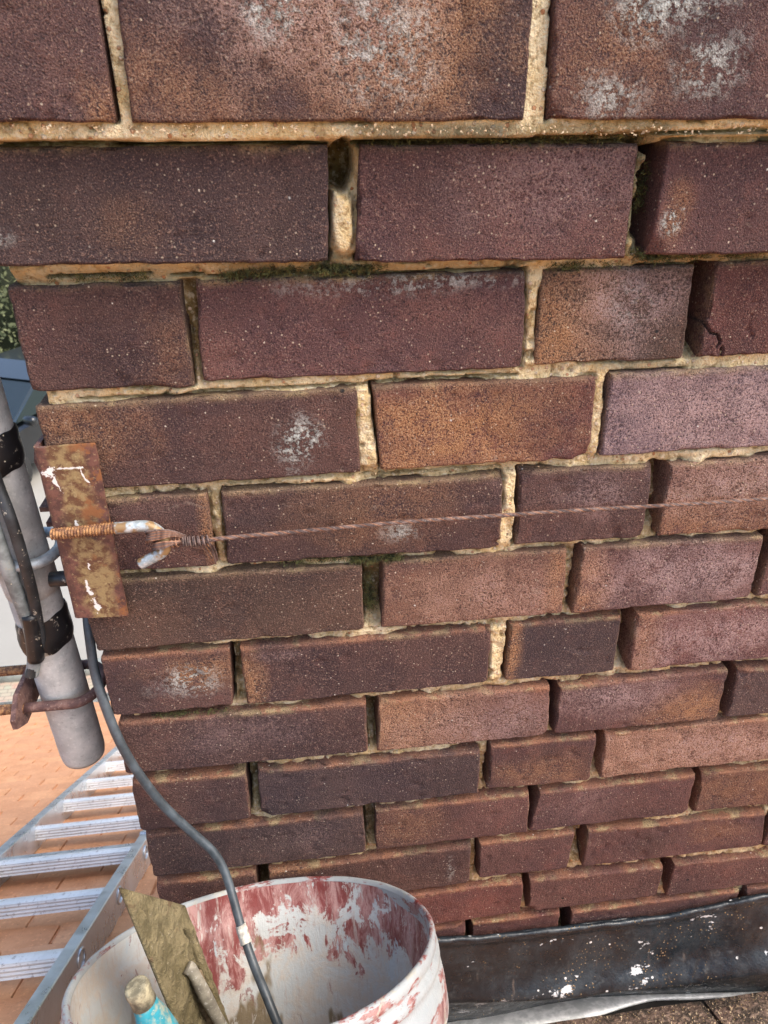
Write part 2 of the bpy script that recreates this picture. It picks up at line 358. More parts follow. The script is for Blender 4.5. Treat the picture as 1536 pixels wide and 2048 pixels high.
def tile_mesh(mat, gap=.006):
    nx, nv = 5, 2; L = .125; W = PX-gap; V = []; F = []
    for k_, z in ((0, 0), (1, -.0085)):
        for i in range(nx+1):
            for j in range(nv+1):
                u = i/nx-.5; v = j/nv
                V.append((u*W, v*L-L, z+.0012*(1-(2*u)**2))) 
    n = (nx+1)*(nv+1)
    for i in range(nx):
        for j in range(nv):
            a = i*(nv+1)+j; F.append((a, a+nv+1, a+nv+2, a+1)); F.append((n+a, n+a+1, n+a+nv+2, n+a+nv+1))
    for i in range(nx):
        for j in (0, nv):
            a = i*(nv+1)+j; b2 = a+nv+1; F.append((a, n+a, n+b2, b2) if j else (a, b2, n+b2, n+a))
    for j in range(nv):
        for i in (0, nx):
            a = i*(nv+1)+j; F.append((a, a+1, n+a+1, n+a) if i else (a, n+a, n+a+1, a+1))
    me = mkmesh(V, F, mat, False); me.name = 'tile'; return me
TM, TMM = tile_mesh(M_TILE), tile_mesh(M_TILEM, .0008)
rest = MB(); restn = 0; cand = []
V0 = .598/math.cos(SL)
r0 = int(math.floor((-1.0/math.cos(SL)-V0)/PV)); r1 = int(math.floor((EAVE/math.cos(SL)-V0)/PV))
for r in range(r0, r1+1):
    v = V0+r*PV; off = -.515+(0 if r % 2 == 0 else PX/2)
    for c in range(-14, 22):
        x = off+(c+.5)*PX; y = v*math.cos(SL)
        if -.17 < x < .62 and y > .02 and y < .52: continue
        cand.append((x, v, y))
def seen(x, y):
    P = np.array([x, y, RC-.6866*y]); q = MR @ (P-CAM)
    if q[2] < .1: return None
    px, py = 768+FPX*q[0]/q[2], 1024+FPX*q[1]/q[2]
    ok = (-60 < px < 470 and y > 0 and 1380 < py < 2120 and x < -.18) or (y <= .06 and 840 < px < 1600 and py < 2130)
    return q[2] if ok else None
cs = [(seen(x, y), x, v, y) for x, v, y in cand]
vis = sorted([c for c in cs if c[0]], key=lambda c: c[0]); ind = set((c[1], c[2]) for c in vis[:290])
tv = np.array([v.co[:] for v in TM.vertices]); tf = [tuple(p.vertices) for p in TM.polygons]
TILT = math.atan2(.0080, PV)
for d_, x, v, y in cs:
    near = (x > -.2 and y < .1); ry = random.gauss(0, .012); rx = TILT*.9+random.gauss(0, .006); rz = random.gauss(0, .008); dx = random.gauss(0, .0012); dz = random.uniform(0, .0025)
    E_ = Matrix.Translation((x+dx, v, .012+dz)) @ Matrix.Rotation(rz, 4, 'Z') @ Matrix.Rotation(ry, 4, 'Y') @ Matrix.Rotation(rx, 4, 'X')
    if (x, v) in ind:
        o = bpy.data.objects.new('tile', TMM if near else TM); C.objects.link(o); o.parent = roof; o.matrix_local = E_
    elif -1.9 < x < 2.2:
        Mn = np.array(E_); rest.add(tv @ Mn[:3, :3].T+Mn[:3, 3], tf)
o = rest.build('tiles', M_TILE, roof, smooth=False, local=True, centre=False); o['kind'] = 'stuff'
b = MB(); b.box((-2.0, -1.25, -.03), (2.2, EAVE/math.cos(SL)-.02, -.006)); b.build('roof_deck', m_plain('dark_felt', (.03, .028, .026), .9), roof, local=True, centre=False)
gut = thing('gutter', (0, EAVE+.05, RC-.6866*EAVE-.05), 'grey plastic gutter along the low edge of the roof', 'gutter')
prof = [(math.cos(a)*.055, math.sin(a)*.055) for a in np.linspace(math.pi, 2*math.pi, 10)]; prof += [(math.cos(a)*.051, math.sin(a)*.051) for a in np.linspace(2*math.pi, math.pi, 10)]
b = MB(); b.prism(prof, -2.0, 2.2, lambda u, v, w_: (w_, EAVE+.06+u, RC-.6866*EAVE-.03+v)); b.build('channel', m_plain('gutter_plastic', (.22, .23, .22), .5), gut, smooth=False)

# ------------------------------------------------------------------ chimney bricks, traced on the wall plane
R = {
1:[[None,(190,0,1),(228,243),None],[(238,0,1),(1068,0,1),(1050,240),(262,246)],[(1112,0,1),None,None,(1100,240)]],
2:[[None,(655,291),(657,522),None],[(722,291),(1280,288),(1252,522),(712,528)],[(1335,284),None,None,(1300,508)]],
3:[[(14,573),(360,564),(388,778),(62,780)],[(390,562),(1052,546),(1045,738),(406,762)],[(1088,538),(1390,532),(1366,717),(1070,728)],[(1438,522),None,None,(1400,717)]],
4:[[(72,818),(715,774),(720,945),(108,985)],[(745,773),(1193,757),(1178,917),(762,940)],[(1226,752),None,None,(1202,913)]],
5:[[None,(413,988),(432,1132),None],[(443,988),(1008,952),(1000,1097),(455,1129)],[(1042,940),(1310,931),(1285,1076),(1031,1089)],[(1342,931),None,None,(1317,1072)]],
6:[[(157,1165),(725,1134),(727,1262),(193,1305)],[(767,1128),(1136,1101),(1126,1227),(764,1258)],[(1168,1096),(1528,1073),(1500,1194),(1144,1227)]],
7:[[(200,1316),(458,1300),(466,1412),(225,1434)],[(480,1302),(983,1262),(976,1367),(494,1412)],[(1022,1253),(1245,1233),(1229,1344),(1010,1364)],[(1277,1229),None,None,(1258,1343)]],
8:[[(236,1446),(732,1407),(735,1505),(250,1546)],[(759,1406),(1101,1374),(1096,1469),(756,1505)],[(1120,1379),(1460,1338),(1434,1437),(1108,1470)],[(1480,1343),None,None,(1452,1435)]],
9:[[(263,1565),(491,1547),(502,1636),(283,1662)],[(515,1547),(960,1507),(957,1586),(523,1634)],[(983,1491),(1193,1471),(1178,1562),(975,1574)],[(1214,1470),None,None,(1201,1558)]],
10:[[(290,1673),(727,1631),(732,1707),(306,1756)],[(751,1624),(1060,1589),(1055,1664),(753,1703)],[(1081,1587),(1393,1551),(1373,1629),(1059,1663)],[(1408,1552),None,None,(1388,1627)]],
11:[[(311,1770),(511,1746),None,None],[(537,1747),(942,1695),(939,1768),None],[(960,1687),(1151,1665),(1136,1736),(957,1756)],[(1179,1665),(1532,1630),(1523,1692),(1166,1738)]],
12:[[None,(1047,1764),(1042,1825),None],[(1062,1764),(1327,1735),(1316,1788),(1055,1825)],[(1351,1732),None,None,(1332,1794)]],
}
YO = {0: -.0288, 1: -.0288, 2: -.0136}
LEFT, RIGHT = -.188, .6
def rowz(r): return -(r-3)*.075
BR = {}                                                        # (row, n) -> quad TL TR BR BL as (x, z)
for r, bl in R.items():
    Y = YO.get(r, 0); n = len(bl)
    # mean line of the row's top and bottom
    pts_t = [wall(c[0], c[1], Y) for q in bl for c in (q[0], q[1]) if c and len(c) == 2]
    pts_b = [wall(c[0], c[1], Y) for q in bl for c in (q[2], q[3]) if c]
    fit = lambda P: np.polyfit([p[0] for p in P], [p[2] for p in P], 1) if len(P) > 1 else None
    fb = fit(pts_b); ft = fit(pts_t) if len(pts_t) > 1 else fb+np.array([0, .065])
    for i, q in enumerate(bl):
        Q = []
        for j, c in enumerate(q):
            top = j < 2
            if c is not None and len(c) == 2:
                p = wall(c[0], c[1], Y); x, z = p[0], p[2]; z = .55*z+.45*np.polyval(ft if top else fb, x)
            else:
                oth = q[3] if j == 0 else q[2] if j == 1 else q[1] if j == 2 else q[0]
                if c is not None: x = wall(c[0], c[1], Y)[0]; 
                elif oth is not None and (j in (0, 1) or len(oth) == 2): x = wall(oth[0], oth[1], Y)[0]
                elif j in (0, 3): x = LEFT if r > 2 else -.31
                else: x = None
                if x is None: x = max([a for a in [None if Q == [] else Q[0][0]+.215] if a is not None]+[-.3])
                z = np.polyval(ft if top else fb, x)
            Q.append([x, z])
        if q[1] is None and q[2] is None:
            L = .215 if (r % 2 == 0 or r < 3) else .215
            Q[1][0] = Q[0][0]+L; Q[2][0] = Q[3][0]+L
            for j in (1, 2): Q[j][1] = np.polyval(ft if j == 1 else fb, Q[j][0])
        BR[(r, i)] = Q
    BR[(r, 'ft')] = ft; BR[(r, 'fb')] = fb
# bricks that start beyond or under what the photo shows
for rr in range(13, 17):
    z = rowz(rr)-.001; offs = [LEFT, LEFT+.113, LEFT+.338, LEFT+.452, LEFT+.677] if rr % 2 else [LEFT, LEFT+.226, LEFT+.402, LEFT+.578, LEFT+.79]
    for i in range(len(offs)-1): BR[(rr, i)] = [[offs[i], z], [offs[i+1]-.010, z], [offs[i+1]-.010, z-.065], [offs[i], z-.065]]
BR[(13, 2)][0][0] = BR[(13, 2)][3][0] = wall(945, 1850)[0]; BR[(13, 2)][1][0] = BR[(13, 2)][2][0] = wall(1120, 1835)[0]
BR[(13, 1)][1][0] = BR[(13, 1)][2][0] = wall(932, 1850)[0]; BR[(13, 3)][0][0] = BR[(13, 3)][3][0] = wall(1142, 1835)[0]; BR[(13, 3)][1][0] = BR[(13, 3)][2][0] = wall(1142, 1835)[0]+.215
x = BR[(13, 3)][1][0]+.011; BR[(13, 4)] = [[x, rowz(13)-.001], [x+.215, rowz(13)-.001], [x+.215, rowz(13)-.066], [x, rowz(13)-.066]]
q = BR[(12, 0)]; zt = q[1][1]; x1 = q[1][0]; x0 = x1-.165; BR[(12, 0)] = [[x0, zt-.001], [x1, zt], [q[2][0], q[2][1]], [x0, q[2][1]-.001]]; BR[(12, 3)] = [[LEFT, zt], [x0-.010, zt], [x0-.010, zt-.065], [LEFT, zt-.065]]
for (r, i) in ((11, 0), (11, 1)):
    q = BR[(r, i)]; q[2][1] = q[1][1]-.065; q[3] = [q[0][0], q[0][1]-.065]
for i, (a, b2) in enumerate(((-.214, .0), (.011, .225), (.236, .45), (.461, .60))): BR[(0, i)] = [[a, .234], [b2, .234], [b2, .167], [a, .167]]
for r in (1, 2):
    q = BR[(r, 0)]; q[0][0] = q[3][0] = -.214 if r == 1 else -.202
for r in (4, 6, 8, 10):
    n = max(i for (a, i) in BR if a == r and isinstance(i, int)); q = BR[(r, n)]
    if q[1][0] < .45: x = q[1][0]+.011; BR[(r, n+1)] = [[x, np.polyval(BR[(r, 'ft')], x)], [x+.215, np.polyval(BR[(r, 'ft')], x+.2)], [x+.215, np.polyval(BR[(r, 'fb')], x+.2)], [x, np.polyval(BR[(r, 'fb')], x)]]
for r in (1,):
    q = BR[(r, 2)]
    if q[1][0] < .4: x = q[1][0]+.011; BR[(r, 3)] = [[x, q[1][1]], [x+.2, q[1][1]], [x+.2, q[2][1]], [x, q[2][1]]]
for r in (2,):
    q = BR[(r, 2)]; q[0][0] = max(q[0][0], q[3][0])
BR = {k_: v for k_, v in BR.items() if isinstance(k_[1], int)}

# looks of single bricks: base tint, then patches (kind, u, v, ru, rv, strength), v counted from the bottom
D1, D2, MR_, RD, OR_, LI, BRN = (.115, .062, .054), (.088, .056, .054), (.138, .068, .061), (.168, .067, .057), (.205, .105, .078), (.225, .145, .150), (.125, .074, .054)
LOOK = {
(1,0):(D1,[('orange',.95,.1,.1,.3,.6)]), (1,1):(D1,[('orange',.58,.75,.35,.8,.95),('pale',.45,.8,.3,.6,.8),('lichen',.36,.85,.09,.3,.85),('lichen',.62,.6,.14,.45,.6),('orange',.1,.2,.3,.4,.35)]),
(1,2):(MR_,[('lichen',.28,.85,.16,.3,.85),('lichen',.16,.2,.09,.22,.65),('lichen',.42,.4,.10,.25,.6),('orange',.15,.5,.2,.5,.4)]),
(2,0):(D2,[('orange',.45,.35,.10,.25,.2),('lichen',.1,.25,.1,.1,.5),('dark',.1,.5,.3,.5,.35)]), (2,1):(MR_,[('pale',.7,.7,.4,.5,.4),('dark',.3,.6,.25,.5,.2)]), (2,2):(MR_,[('lichen',.05,.3,.03,.12,1),('orange',.06,.4,.04,.3,.5)]),
(3,0):(D1,[('orange',.9,.3,.2,.4,.25)]), (3,1):(MR_,[('lichen',.55,.9,.3,.1,.6),('lichen',.75,.93,.25,.08,.6)]), (3,2):(BRN,[('orange',.15,.3,.4,.8,.8),('pale',.6,.6,.4,.6,.8),('lichen',.6,.6,.15,.3,.25)]), (3,3):(RD,[]),
(4,0):(D1,[('lichen',.80,.42,.09,.36,1),('orange',.1,.6,.25,.5,.5)]), (4,1):(RD,[('orange',.3,.35,.5,.7,1),('orange',.7,.8,.4,.3,.4),('dark',.8,.5,.2,.6,.2)]), (4,2):(LI,[('pale',.35,.5,.9,.8,.95),('dark',.95,.5,.12,.8,.3)]),
(5,0):(D1,[('pale',.05,.85,.15,.15,.8),('orange',.97,.5,.05,.9,.8)]), (5,1):(D1,[('orange',.55,.6,.3,.5,.4),('lichen',.62,.35,.08,.15,.6),('dark',.3,.7,.3,.4,.3)]), (5,2):(D1,[('pale',.6,.65,.3,.35,.6)]), (5,3):(MR_,[('orange',.25,.4,.5,.9,.7),('pale',.3,.7,.5,.5,.7)]),
(6,0):(BRN,[('dark',.2,.85,.3,.2,.5)]), (6,1):(OR_,[('orange',.5,.4,.6,.6,.55),('pale',.6,.4,.5,.5,.5),('orange',.95,.5,.1,.7,.9)]), (6,2):(MR_,[('pale',.65,.55,.6,.6,.95),('orange',.06,.4,.12,.6,.8)]),
(7,0):(D1,[('orange',.75,.65,.4,.35,.8),('lichen',.65,.5,.3,.3,.8),('dark',.2,.5,.2,.6,.3)]), (7,1):(D1,[('orange',.03,.4,.06,.6,.8),('pale',.15,.85,.12,.1,.5)]), (7,2):(D2,[('orange',.05,.5,.08,.8,.9)]), (7,3):(RD,[('orange',.04,.5,.08,.8,.8),('pale',.5,.5,.8,.6,.85)]),
(8,0):(D1,[('pale',.5,.6,.3,.4,.3)]), (8,1):(OR_,[('orange',.15,.5,.5,.8,1),('pale',.6,.4,.6,.6,.7)]), (8,2):(MR_,[('pale',.35,.7,.4,.4,.8),('orange',.85,.3,.3,.5,.8)]), (8,3):(D2,[]),
(9,0):(D1,[]), (9,1):(D2,[]), (9,2):(MR_,[('orange',.5,.3,.6,.5,.4)]), (9,3):(OR_,[('orange',.35,.5,.9,.9,1),('pale',.5,.5,.8,.7,.8)]),
(10,0):(D2,[('pale',.75,.5,.2,.4,.2)]), (10,1):(MR_,[('orange',.2,.5,.3,.7,.35)]), (10,2):(MR_,[('pale',.3,.6,.3,.5,.3)]), (10,3):(MR_,[('orange',.3,.5,.5,.8,.4)]),
(11,0):(D1,[]), (11,1):(D1,[('orange',.1,.95,.2,.1,.8),('lichen',.9,.5,.02,.35,.6)]), (11,2):(MR_,[]), (11,3):(MR_,[('dark',.35,.5,.15,.5,.35),('orange',.7,.6,.2,.3,.3)]),
(12,0):(RD,[]), (12,1):(MR_,[]), (12,2):(MR_,[]), (13,1):(RD,[]), (13,2):(RD,[]), (13,3):(MR_,[]),
}
for r in range(1, 17):                                        # carry every course on to the right-hand corner
    ks = [k_ for k_ in BR if k_[0] == r]
    for k_ in ks:
        if BR[k_][0][0] > RIGHT-.02: del BR[k_]
    last = max((k_ for k_ in BR if k_[0] == r), key=lambda k_: BR[k_][1][0]); q = BR[last]
    if q[1][0] > RIGHT-.035: q[1][0] = q[2][0] = RIGHT
    else:
        x = q[1][0]+.011; n = last[1]+10
        while x < RIGHT-.02:
            x1 = x+.215 if x+.215 < RIGHT-.03 else RIGHT; BR[(r, n)] = [[x, q[1][1]], [x1, q[1][1]], [x1, q[2][1]], [x, q[2][1]]]; x = x1+.011; n += 1
chim = thing('chimney', (.15, .2, -1.1), 'large weathered maroon brick chimney stack filling the view with eroded lime mortar joints', 'chimney')
def samples(W, D, st=.0026):
    e = [.0007, .0015, .0026, .004, .006]; n = max(3, int((W-.012)/st)); mid = np.linspace(.0085, W-.0085, n)
    back = [D, D*.55, .028, .018, .011, .006, .003, .0012]
    return np.r_[[-a for a in back], 0, e, mid, [W-a for a in e[::-1]], W, [W+a for a in back[::-1]]]
CX = np.random.default_rng(3)
def make_brick(key, Q, Y, depth=.1025):
    r, i = key; seed = abs(r*31+i*7)+5
    W = (Q[1][0]-Q[0][0]+Q[2][0]-Q[3][0])/2; H = (Q[0][1]-Q[3][1]+Q[1][1]-Q[2][1])/2
    cracked = key == (3, 3); s = samples(W, depth, .0009 if cracked else .0026); z = samples(H, depth, .0009 if cracked else .0026); A, B = np.meshgrid(s, z, indexing='ij'); A = A.ravel(); B = B.ravel()
    dx = np.maximum(0, np.maximum(-A, A-W)); dz = np.maximum(0, np.maximum(-B, B-H)); d = np.maximum(dx, dz)
    a = np.clip(A, 0, W); b_ = np.clip(B, 0, H); P3 = np.c_[a+seed*3.1, d, b_+seed*1.7]
    e = np.minimum(np.minimum(a, W-a), np.minimum(b_, H-b_))   # distance from the arris on the face
    rr = .0012+.0007*fbm(P3, 90, 2, seed)+.0050*np.clip(fbm(P3, 38, 2, seed+3)-.42, 0, 1)*2.4
    rr = np.clip(rr, .0008, .007)
    ar = np.where(e < rr, rr-np.sqrt(np.clip(rr*rr-(rr-e)**2, 0, None)), 0); onf = d <= 0
    y = np.where(onf, ar, d+rr*np.clip(1-d/.006, 0, 1))
    # soften outline as the arris rounds into the side
    nz1 = fbm(P3, 55, 3, seed+9)*.0011; nz2 = fbm(P3, 160, 2, seed+11)*.0005
    cxm = (np.abs(A-W/2) >= W/2-.0012); czm = (np.abs(B-H/2) >= H/2-.0012)
    sx = np.sign(A-W/2); sz = np.sign(B-H/2)
    inn = np.clip(rr-y, 0, None)*.35
    a = a+np.where(cxm, (nz1+nz2)*sx-inn*sx, 0); b_ = b_+np.where(czm, (nz1+nz2)*sz-inn*sz, 0)
    # chipped corners
    for (qx, qz) in ((0, 0), (W, 0), (0, H), (W, H)):
        cr = CX.uniform(.0015, .005) if CX.random() < .8 else CX.uniform(.007, .013)
        dd = np.hypot(A-qx, B-qz)+.002*fbm(P3, 120, 2, seed+21); k_ = np.clip(1-dd/cr, 0, 1); y = y+k_*cr*.55*(d < .02)
    y = y+np.where(onf, fbm(P3, 24, 3, seed+5)*.0011+fbm(P3, 170, 2, seed+6)*.00035, 0)
    u = a/W; v = b_/H
    X = (1-u)*(1-v)*Q[3][0]+u*(1-v)*Q[2][0]+(1-u)*v*Q[0][0]+u*v*Q[1][0]
    Z = (1-u)*(1-v)*Q[3][1]+u*(1-v)*Q[2][1]+(1-u)*v*Q[0][1]+u*v*Q[1][1]
    tl = CX.uniform(-.006, .006); Yv = Y+y+CX.uniform(-.0009, .0009)+(u-.5)*W*tl
    n1, n2 = len(s), len(z); I = np.arange(n1*n2).reshape(n1, n2); F = np.stack([I[:-1, :-1], I[1:, :-1], I[1:, 1:], I[:-1, 1:]], -1).reshape(-1, 4)
    sa = (s[:-1]+s[1:])/2; za = (z[:-1]+z[1:])/2; ia = (sa > 0) & (sa < W); iz = (za > 0) & (za < H)
    keep = (ia[:, None] | iz[None, :]).ravel(); F = F[keep]
    tint, pats = LOOK.get(key, (MR_, []))
    at_ = {k_: np.zeros(len(A)) for k_ in ('orange', 'pale', 'lichen', 'dark')}
    pitk = sstep(.50, .66, fbm(P3, 105, 2, seed+51)); Yv = Yv+.0013*pitk*onf; gouge = sstep(.10, .03, np.abs(fbm(P3*np.array([1, 1, .5]), 16, 2, seed+61)))*sstep(.25, .5, fbm(P3, 11, 2, seed+62)); Yv = Yv+.0008*gouge*onf
    if cracked:
        pl_ = [wall(x, y, 0)[[0, 2]] for x, y in ((1399, 636), (1412, 645), (1418, 660), (1424, 668), (1437, 670), (1441, 684), (1438, 693), (1446, 700), (1445, 714))]; dm = np.full(len(X), 9.)
        for p_, q_ in zip(pl_[:-1], pl_[1:]):
            e_ = q_-p_; tt = np.clip(((X-p_[0])*e_[0]+(Z-p_[1])*e_[1])/(e_@e_), 0, 1); dm = np.minimum(dm, np.hypot(X-p_[0]-tt*e_[0], Z-p_[1]-tt*e_[1]))
        dm = dm+.0007*fbm(P3, 260, 2, 3); k_ = sstep(.0009, .0002, dm); Yv = Yv+.005*k_; at_['dark'] = k_
    for (kk, pu, pv, ru, rv, st) in pats:
        dd = np.sqrt(((u-pu)/ru)**2+((v-pv)/rv)**2)+.5*fbm(P3, 45, 3, seed+31)
        at_[kk] = np.maximum(at_[kk], st*np.clip(1.25-dd, 0, 1))
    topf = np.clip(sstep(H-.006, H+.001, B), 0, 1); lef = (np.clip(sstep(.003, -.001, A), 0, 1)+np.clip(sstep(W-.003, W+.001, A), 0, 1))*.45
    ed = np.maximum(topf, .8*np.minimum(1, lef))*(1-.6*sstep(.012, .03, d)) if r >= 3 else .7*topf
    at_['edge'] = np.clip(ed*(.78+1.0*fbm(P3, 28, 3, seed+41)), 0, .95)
    o = part('brick', np.c_[X, Yv, Z], F, M_BRICK, chim, attrs=at_)
    j = 1+CX.uniform(-.1, .1); o['tint'] = [float(c*j) for c in tint]
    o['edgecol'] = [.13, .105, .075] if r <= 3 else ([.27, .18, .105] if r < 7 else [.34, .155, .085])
    return o
for key, Q in sorted(BR.items()):
    if key[0] >= 15: continue
    make_brick(key, Q, YO.get(key[0], 0))
# plain bricks on the chimney's left return, each with its own edges
sb = {}
def side_brick(y0, y1, z, x):
    L = y1-y0; kx = round(L, 3)
    if kx not in sb:
        bb = MB().box((0, 0, 0), (.09, L, .065), .0025); me = mkmesh(np.array(bb.V), bb.F, M_BRICK, False); me.name = 'brick'
        for n in ('orange', 'pale', 'lichen', 'dark', 'edge'): me.attributes.new(n, 'FLOAT', 'POINT')
        sb[kx] = me
    o = bpy.data.objects.new('brick', sb[kx]); C.objects.link(o); o.parent = chim; o.location = Vector((x, y0, z))-Vector((.15, .2, -1.1))
    o['tint'] = list(random.choice([D1, D2, MR_, RD])); o['edgecol'] = [.3, .16, .08]
for r in range(3, 17):
    z = rowz(r)-.065; ys = [.113, .226, .44] if r % 2 == 0 else [.113, .328, .441]
    for a, b2 in zip(ys[:-1], ys[1:]): side_brick(a, b2-.011, z, LEFT-.001); side_brick(a, b2-.011, z, RIGHT-.089)
for r in (0, 1, 2):
    z = rowz(r)-.065+(.004 if r == 1 else .007 if r == 0 else 0); x0, x1 = (-.202, RIGHT-.089) if r == 2 else (-.214, RIGHT-.089)
    for a, b2 in zip([.09, .203, .43][:-1], [.09, .203, .43][1:]): side_brick(a, b2-.011, z, x0); side_brick(a, b2-.011, z, x1)

# ------------------------------------------------------------------ mortar: a real relief between the bricks
ST = .0016
gx = np.arange(-.31, .66, ST); gz = np.arange(-1.0, .235, ST); GX, GZ_ = np.meshgrid(gx, gz, indexing='ij'); X = GX.ravel(); Z = GZ_.ravel()
P = np.c_[X, np.zeros_like(X), Z]; n_e = fbm(P, 120, 2, 77); n_l = fbm(P, 22, 3, 78); n_m = fbm(P, 70, 3, 79)
sd = np.full(len(X), .5); rowid = np.full(len(X), -1)
near_l = np.full(len(X), .5); near_r = np.full(len(X), .5)
for (r, i), Q in BR.items():
    x0 = min(Q[0][0], Q[3][0])-.03; x1 = max(Q[1][0], Q[2][0])+.03; z0 = min(Q[2][1], Q[3][1])-.03; z1 = max(Q[0][1], Q[1][1])+.03
    ii = np.where((X > x0) & (X < x1) & (Z > z0) & (Z < z1))[0]; x = X[ii]; z = Z[ii]; dmax = np.full(len(ii), -1.)
    cs_ = [np.array(c) for c in (Q[0], Q[1], Q[2], Q[3])]; ds = []
    for k_ in range(4):
        a = cs_[k_]; b2 = cs_[(k_+1) % 4]; e = b2-a; L = np.hypot(*e); nrm = np.array([-e[1], e[0]])/L
        ds.append((x-a[0])*nrm[0]+(z-a[1])*nrm[1])              # outside is positive (clockwise quad)
    ds = np.array(ds); dmax = ds.max(0); s_ = dmax < sd[ii]; sd[ii] = np.minimum(sd[ii], dmax)
    inrow = (ds[0] < .004) & (ds[2] < .004)
    jr = ii[inrow]; near_l[jr] = np.minimum(near_l[jr], np.where(ds[1][inrow] > -.003, ds[1][inrow], .5)); near_r[jr] = np.minimum(near_r[jr], np.where(ds[3][inrow] > -.003, ds[3][inrow], .5))
    rowid[ii[inrow]] = r
rowf = 3-Z/.075                                                # row coordinate, r at its top
# recess of the bed joints by height: proud at the top, raked lower down
xp = [-1.0, -.4, -.2, -.08, -.05, .0, .05, .08, .2]; yp = [.009, .009, .0075, .006, .004, .0035, .0035, -.0115, -.024]
rec = np.interp(Z, [-1.0, -.60, -.30, -.13, -.06, .002, .012, .072, .0785, .0805, .15, .2], [.013, .0125, .011, .0075, .0045, .004, -.004, -.0075, -.0085, -.0262, -.0262, -.0262])
rec = rec-np.where(Z < -.14, .0048*sstep(-.15, .35, n_l), 0)
tone = np.interp(Z, [-1, -.5, -.35, -.2, -.05, .05, .2], [.60, .62, .66, .70, .80, .85, .95])+.35*n_l
moss = np.zeros(len(X))
perp = (near_l < .05) & (near_r < .05)
# perpends: (row, brick to the left) -> recess (m), tone, moss, crack side
PER = {(1,0):(.002,.95,0,'l'),(1,1):(.003,.95,0,'r'),(2,0):(.010,.7,.2,'l'),(2,1):(.040,.0,.15,'r'),
(3,0):(.016,.05,0,''),(3,1):(.0025,.85,0,'l'),(3,2):(.036,.0,.4,''),(4,0):(.003,.75,0,'r'),(4,1):(.004,.8,0,'r'),
(5,0):(.006,.35,0,''),(5,1):(.002,.9,0,'r'),(5,2):(.030,.10,0,''),(6,0):(.026,.1,.5,'l'),(6,1):(.012,.5,0,'r'),(6,2):(.04,.0,0,''),
(7,0):(.022,.15,0,'l'),(7,1):(.003,.85,0,'r'),(7,2):(.034,.15,0,''),(8,0):(.032,.05,0,'l'),(8,1):(.04,.0,0,'l'),(8,2):(.034,.1,0,''),
(9,0):(.024,.15,.2,'l'),(9,1):(.009,.5,0,'r'),(9,2):(.038,.05,0,''),(10,0):(.022,.2,0,'l'),(10,1):(.034,.05,0,''),(10,2):(.032,.05,0,''),
(11,0):(.038,.0,0,''),(11,1):(.014,.4,0,'r'),(11,2):(.022,.3,0,'r'),(12,0):(.028,.1,0,''),(12,1):(.028,.1,0,''),(13,1):(.026,.1,0,''),(13,2):(.028,.1,0,'')}
for (r, i), (dp, tn, ms, cr) in PER.items():
    if (r, i) not in BR or (r, i+1) not in BR: continue
    A_, B_ = BR[(r, i)], BR[(r, i+1)]
    zt = (A_[1][1]+B_[0][1])/2; zb = (A_[2][1]+B_[3][1])/2; v = np.clip((Z-zb)/(zt-zb), 0, 1)
    xl = A_[2][0]*(1-v)+A_[1][0]*v; xr = B_[3][0]*(1-v)+B_[0][0]*v
    mk = sstep(-.004, .001, X-xl)*sstep(-.004, .001, xr-X)*sstep(-.003, .003, Z-zb+.0015*n_e)*sstep(-.002, .003, zt-Z+.0015*n_e)
    fy = YO.get(r, 0)
    dp = dp*(1+.0*v)-(.6*dp*sstep(.32, .0, v) if dp > .015 else 0)      # rubble gathers at the foot of an open joint
    tn = tn+(.45*sstep(.35, .05, v) if tn < .3 else 0)
    dd = fy+dp+.30*dp*n_m
    rec = rec*(1-mk)+mk*dd; tone = tone*(1-mk)+mk*(tn+.25*n_m); moss = np.maximum(moss, mk*ms*(.6+.8*n_l))
    if (r, i) == (2, 1):                                        # broken mossy mortar clinging to the left side of the open gap
        kk = mk*sstep(.0068, .0050, X-xl+.0030*n_m+.0012*n_e)*sstep(.98, .9, v); rec = rec*(1-kk)+kk*(fy+.009+.004*n_m); moss = np.maximum(moss, kk*.75); tone = tone*(1-kk)+kk*.45
    if cr:
        g = (X-xl) if cr == 'l' else (xr-X); wv = .0016+.0014*n_l+.0009*n_e
        ck = mk*sstep(wv+.0006, wv-.0004, g); rec = rec+ck*.022; tone = tone-ck*.8
# the open hole and the loose mortar plug in the second course
hx = wall(678, 335, -.0136)
hk = sstep(1, .8, np.sqrt(((X-hx[0]-.001)/.0085)**2+((Z-hx[2])/.017)**2)+.25*n_m); rec = rec+hk*.09; tone = tone-hk
px_ = wall(685, 440, -.0136); pk = np.clip(1-((X-px_[0])/.0072)**2-((Z-px_[2])/.021)**2, 0, 1)
rec = rec-np.sqrt(pk)*.011; tone = tone+sstep(0, .3, pk)*.5
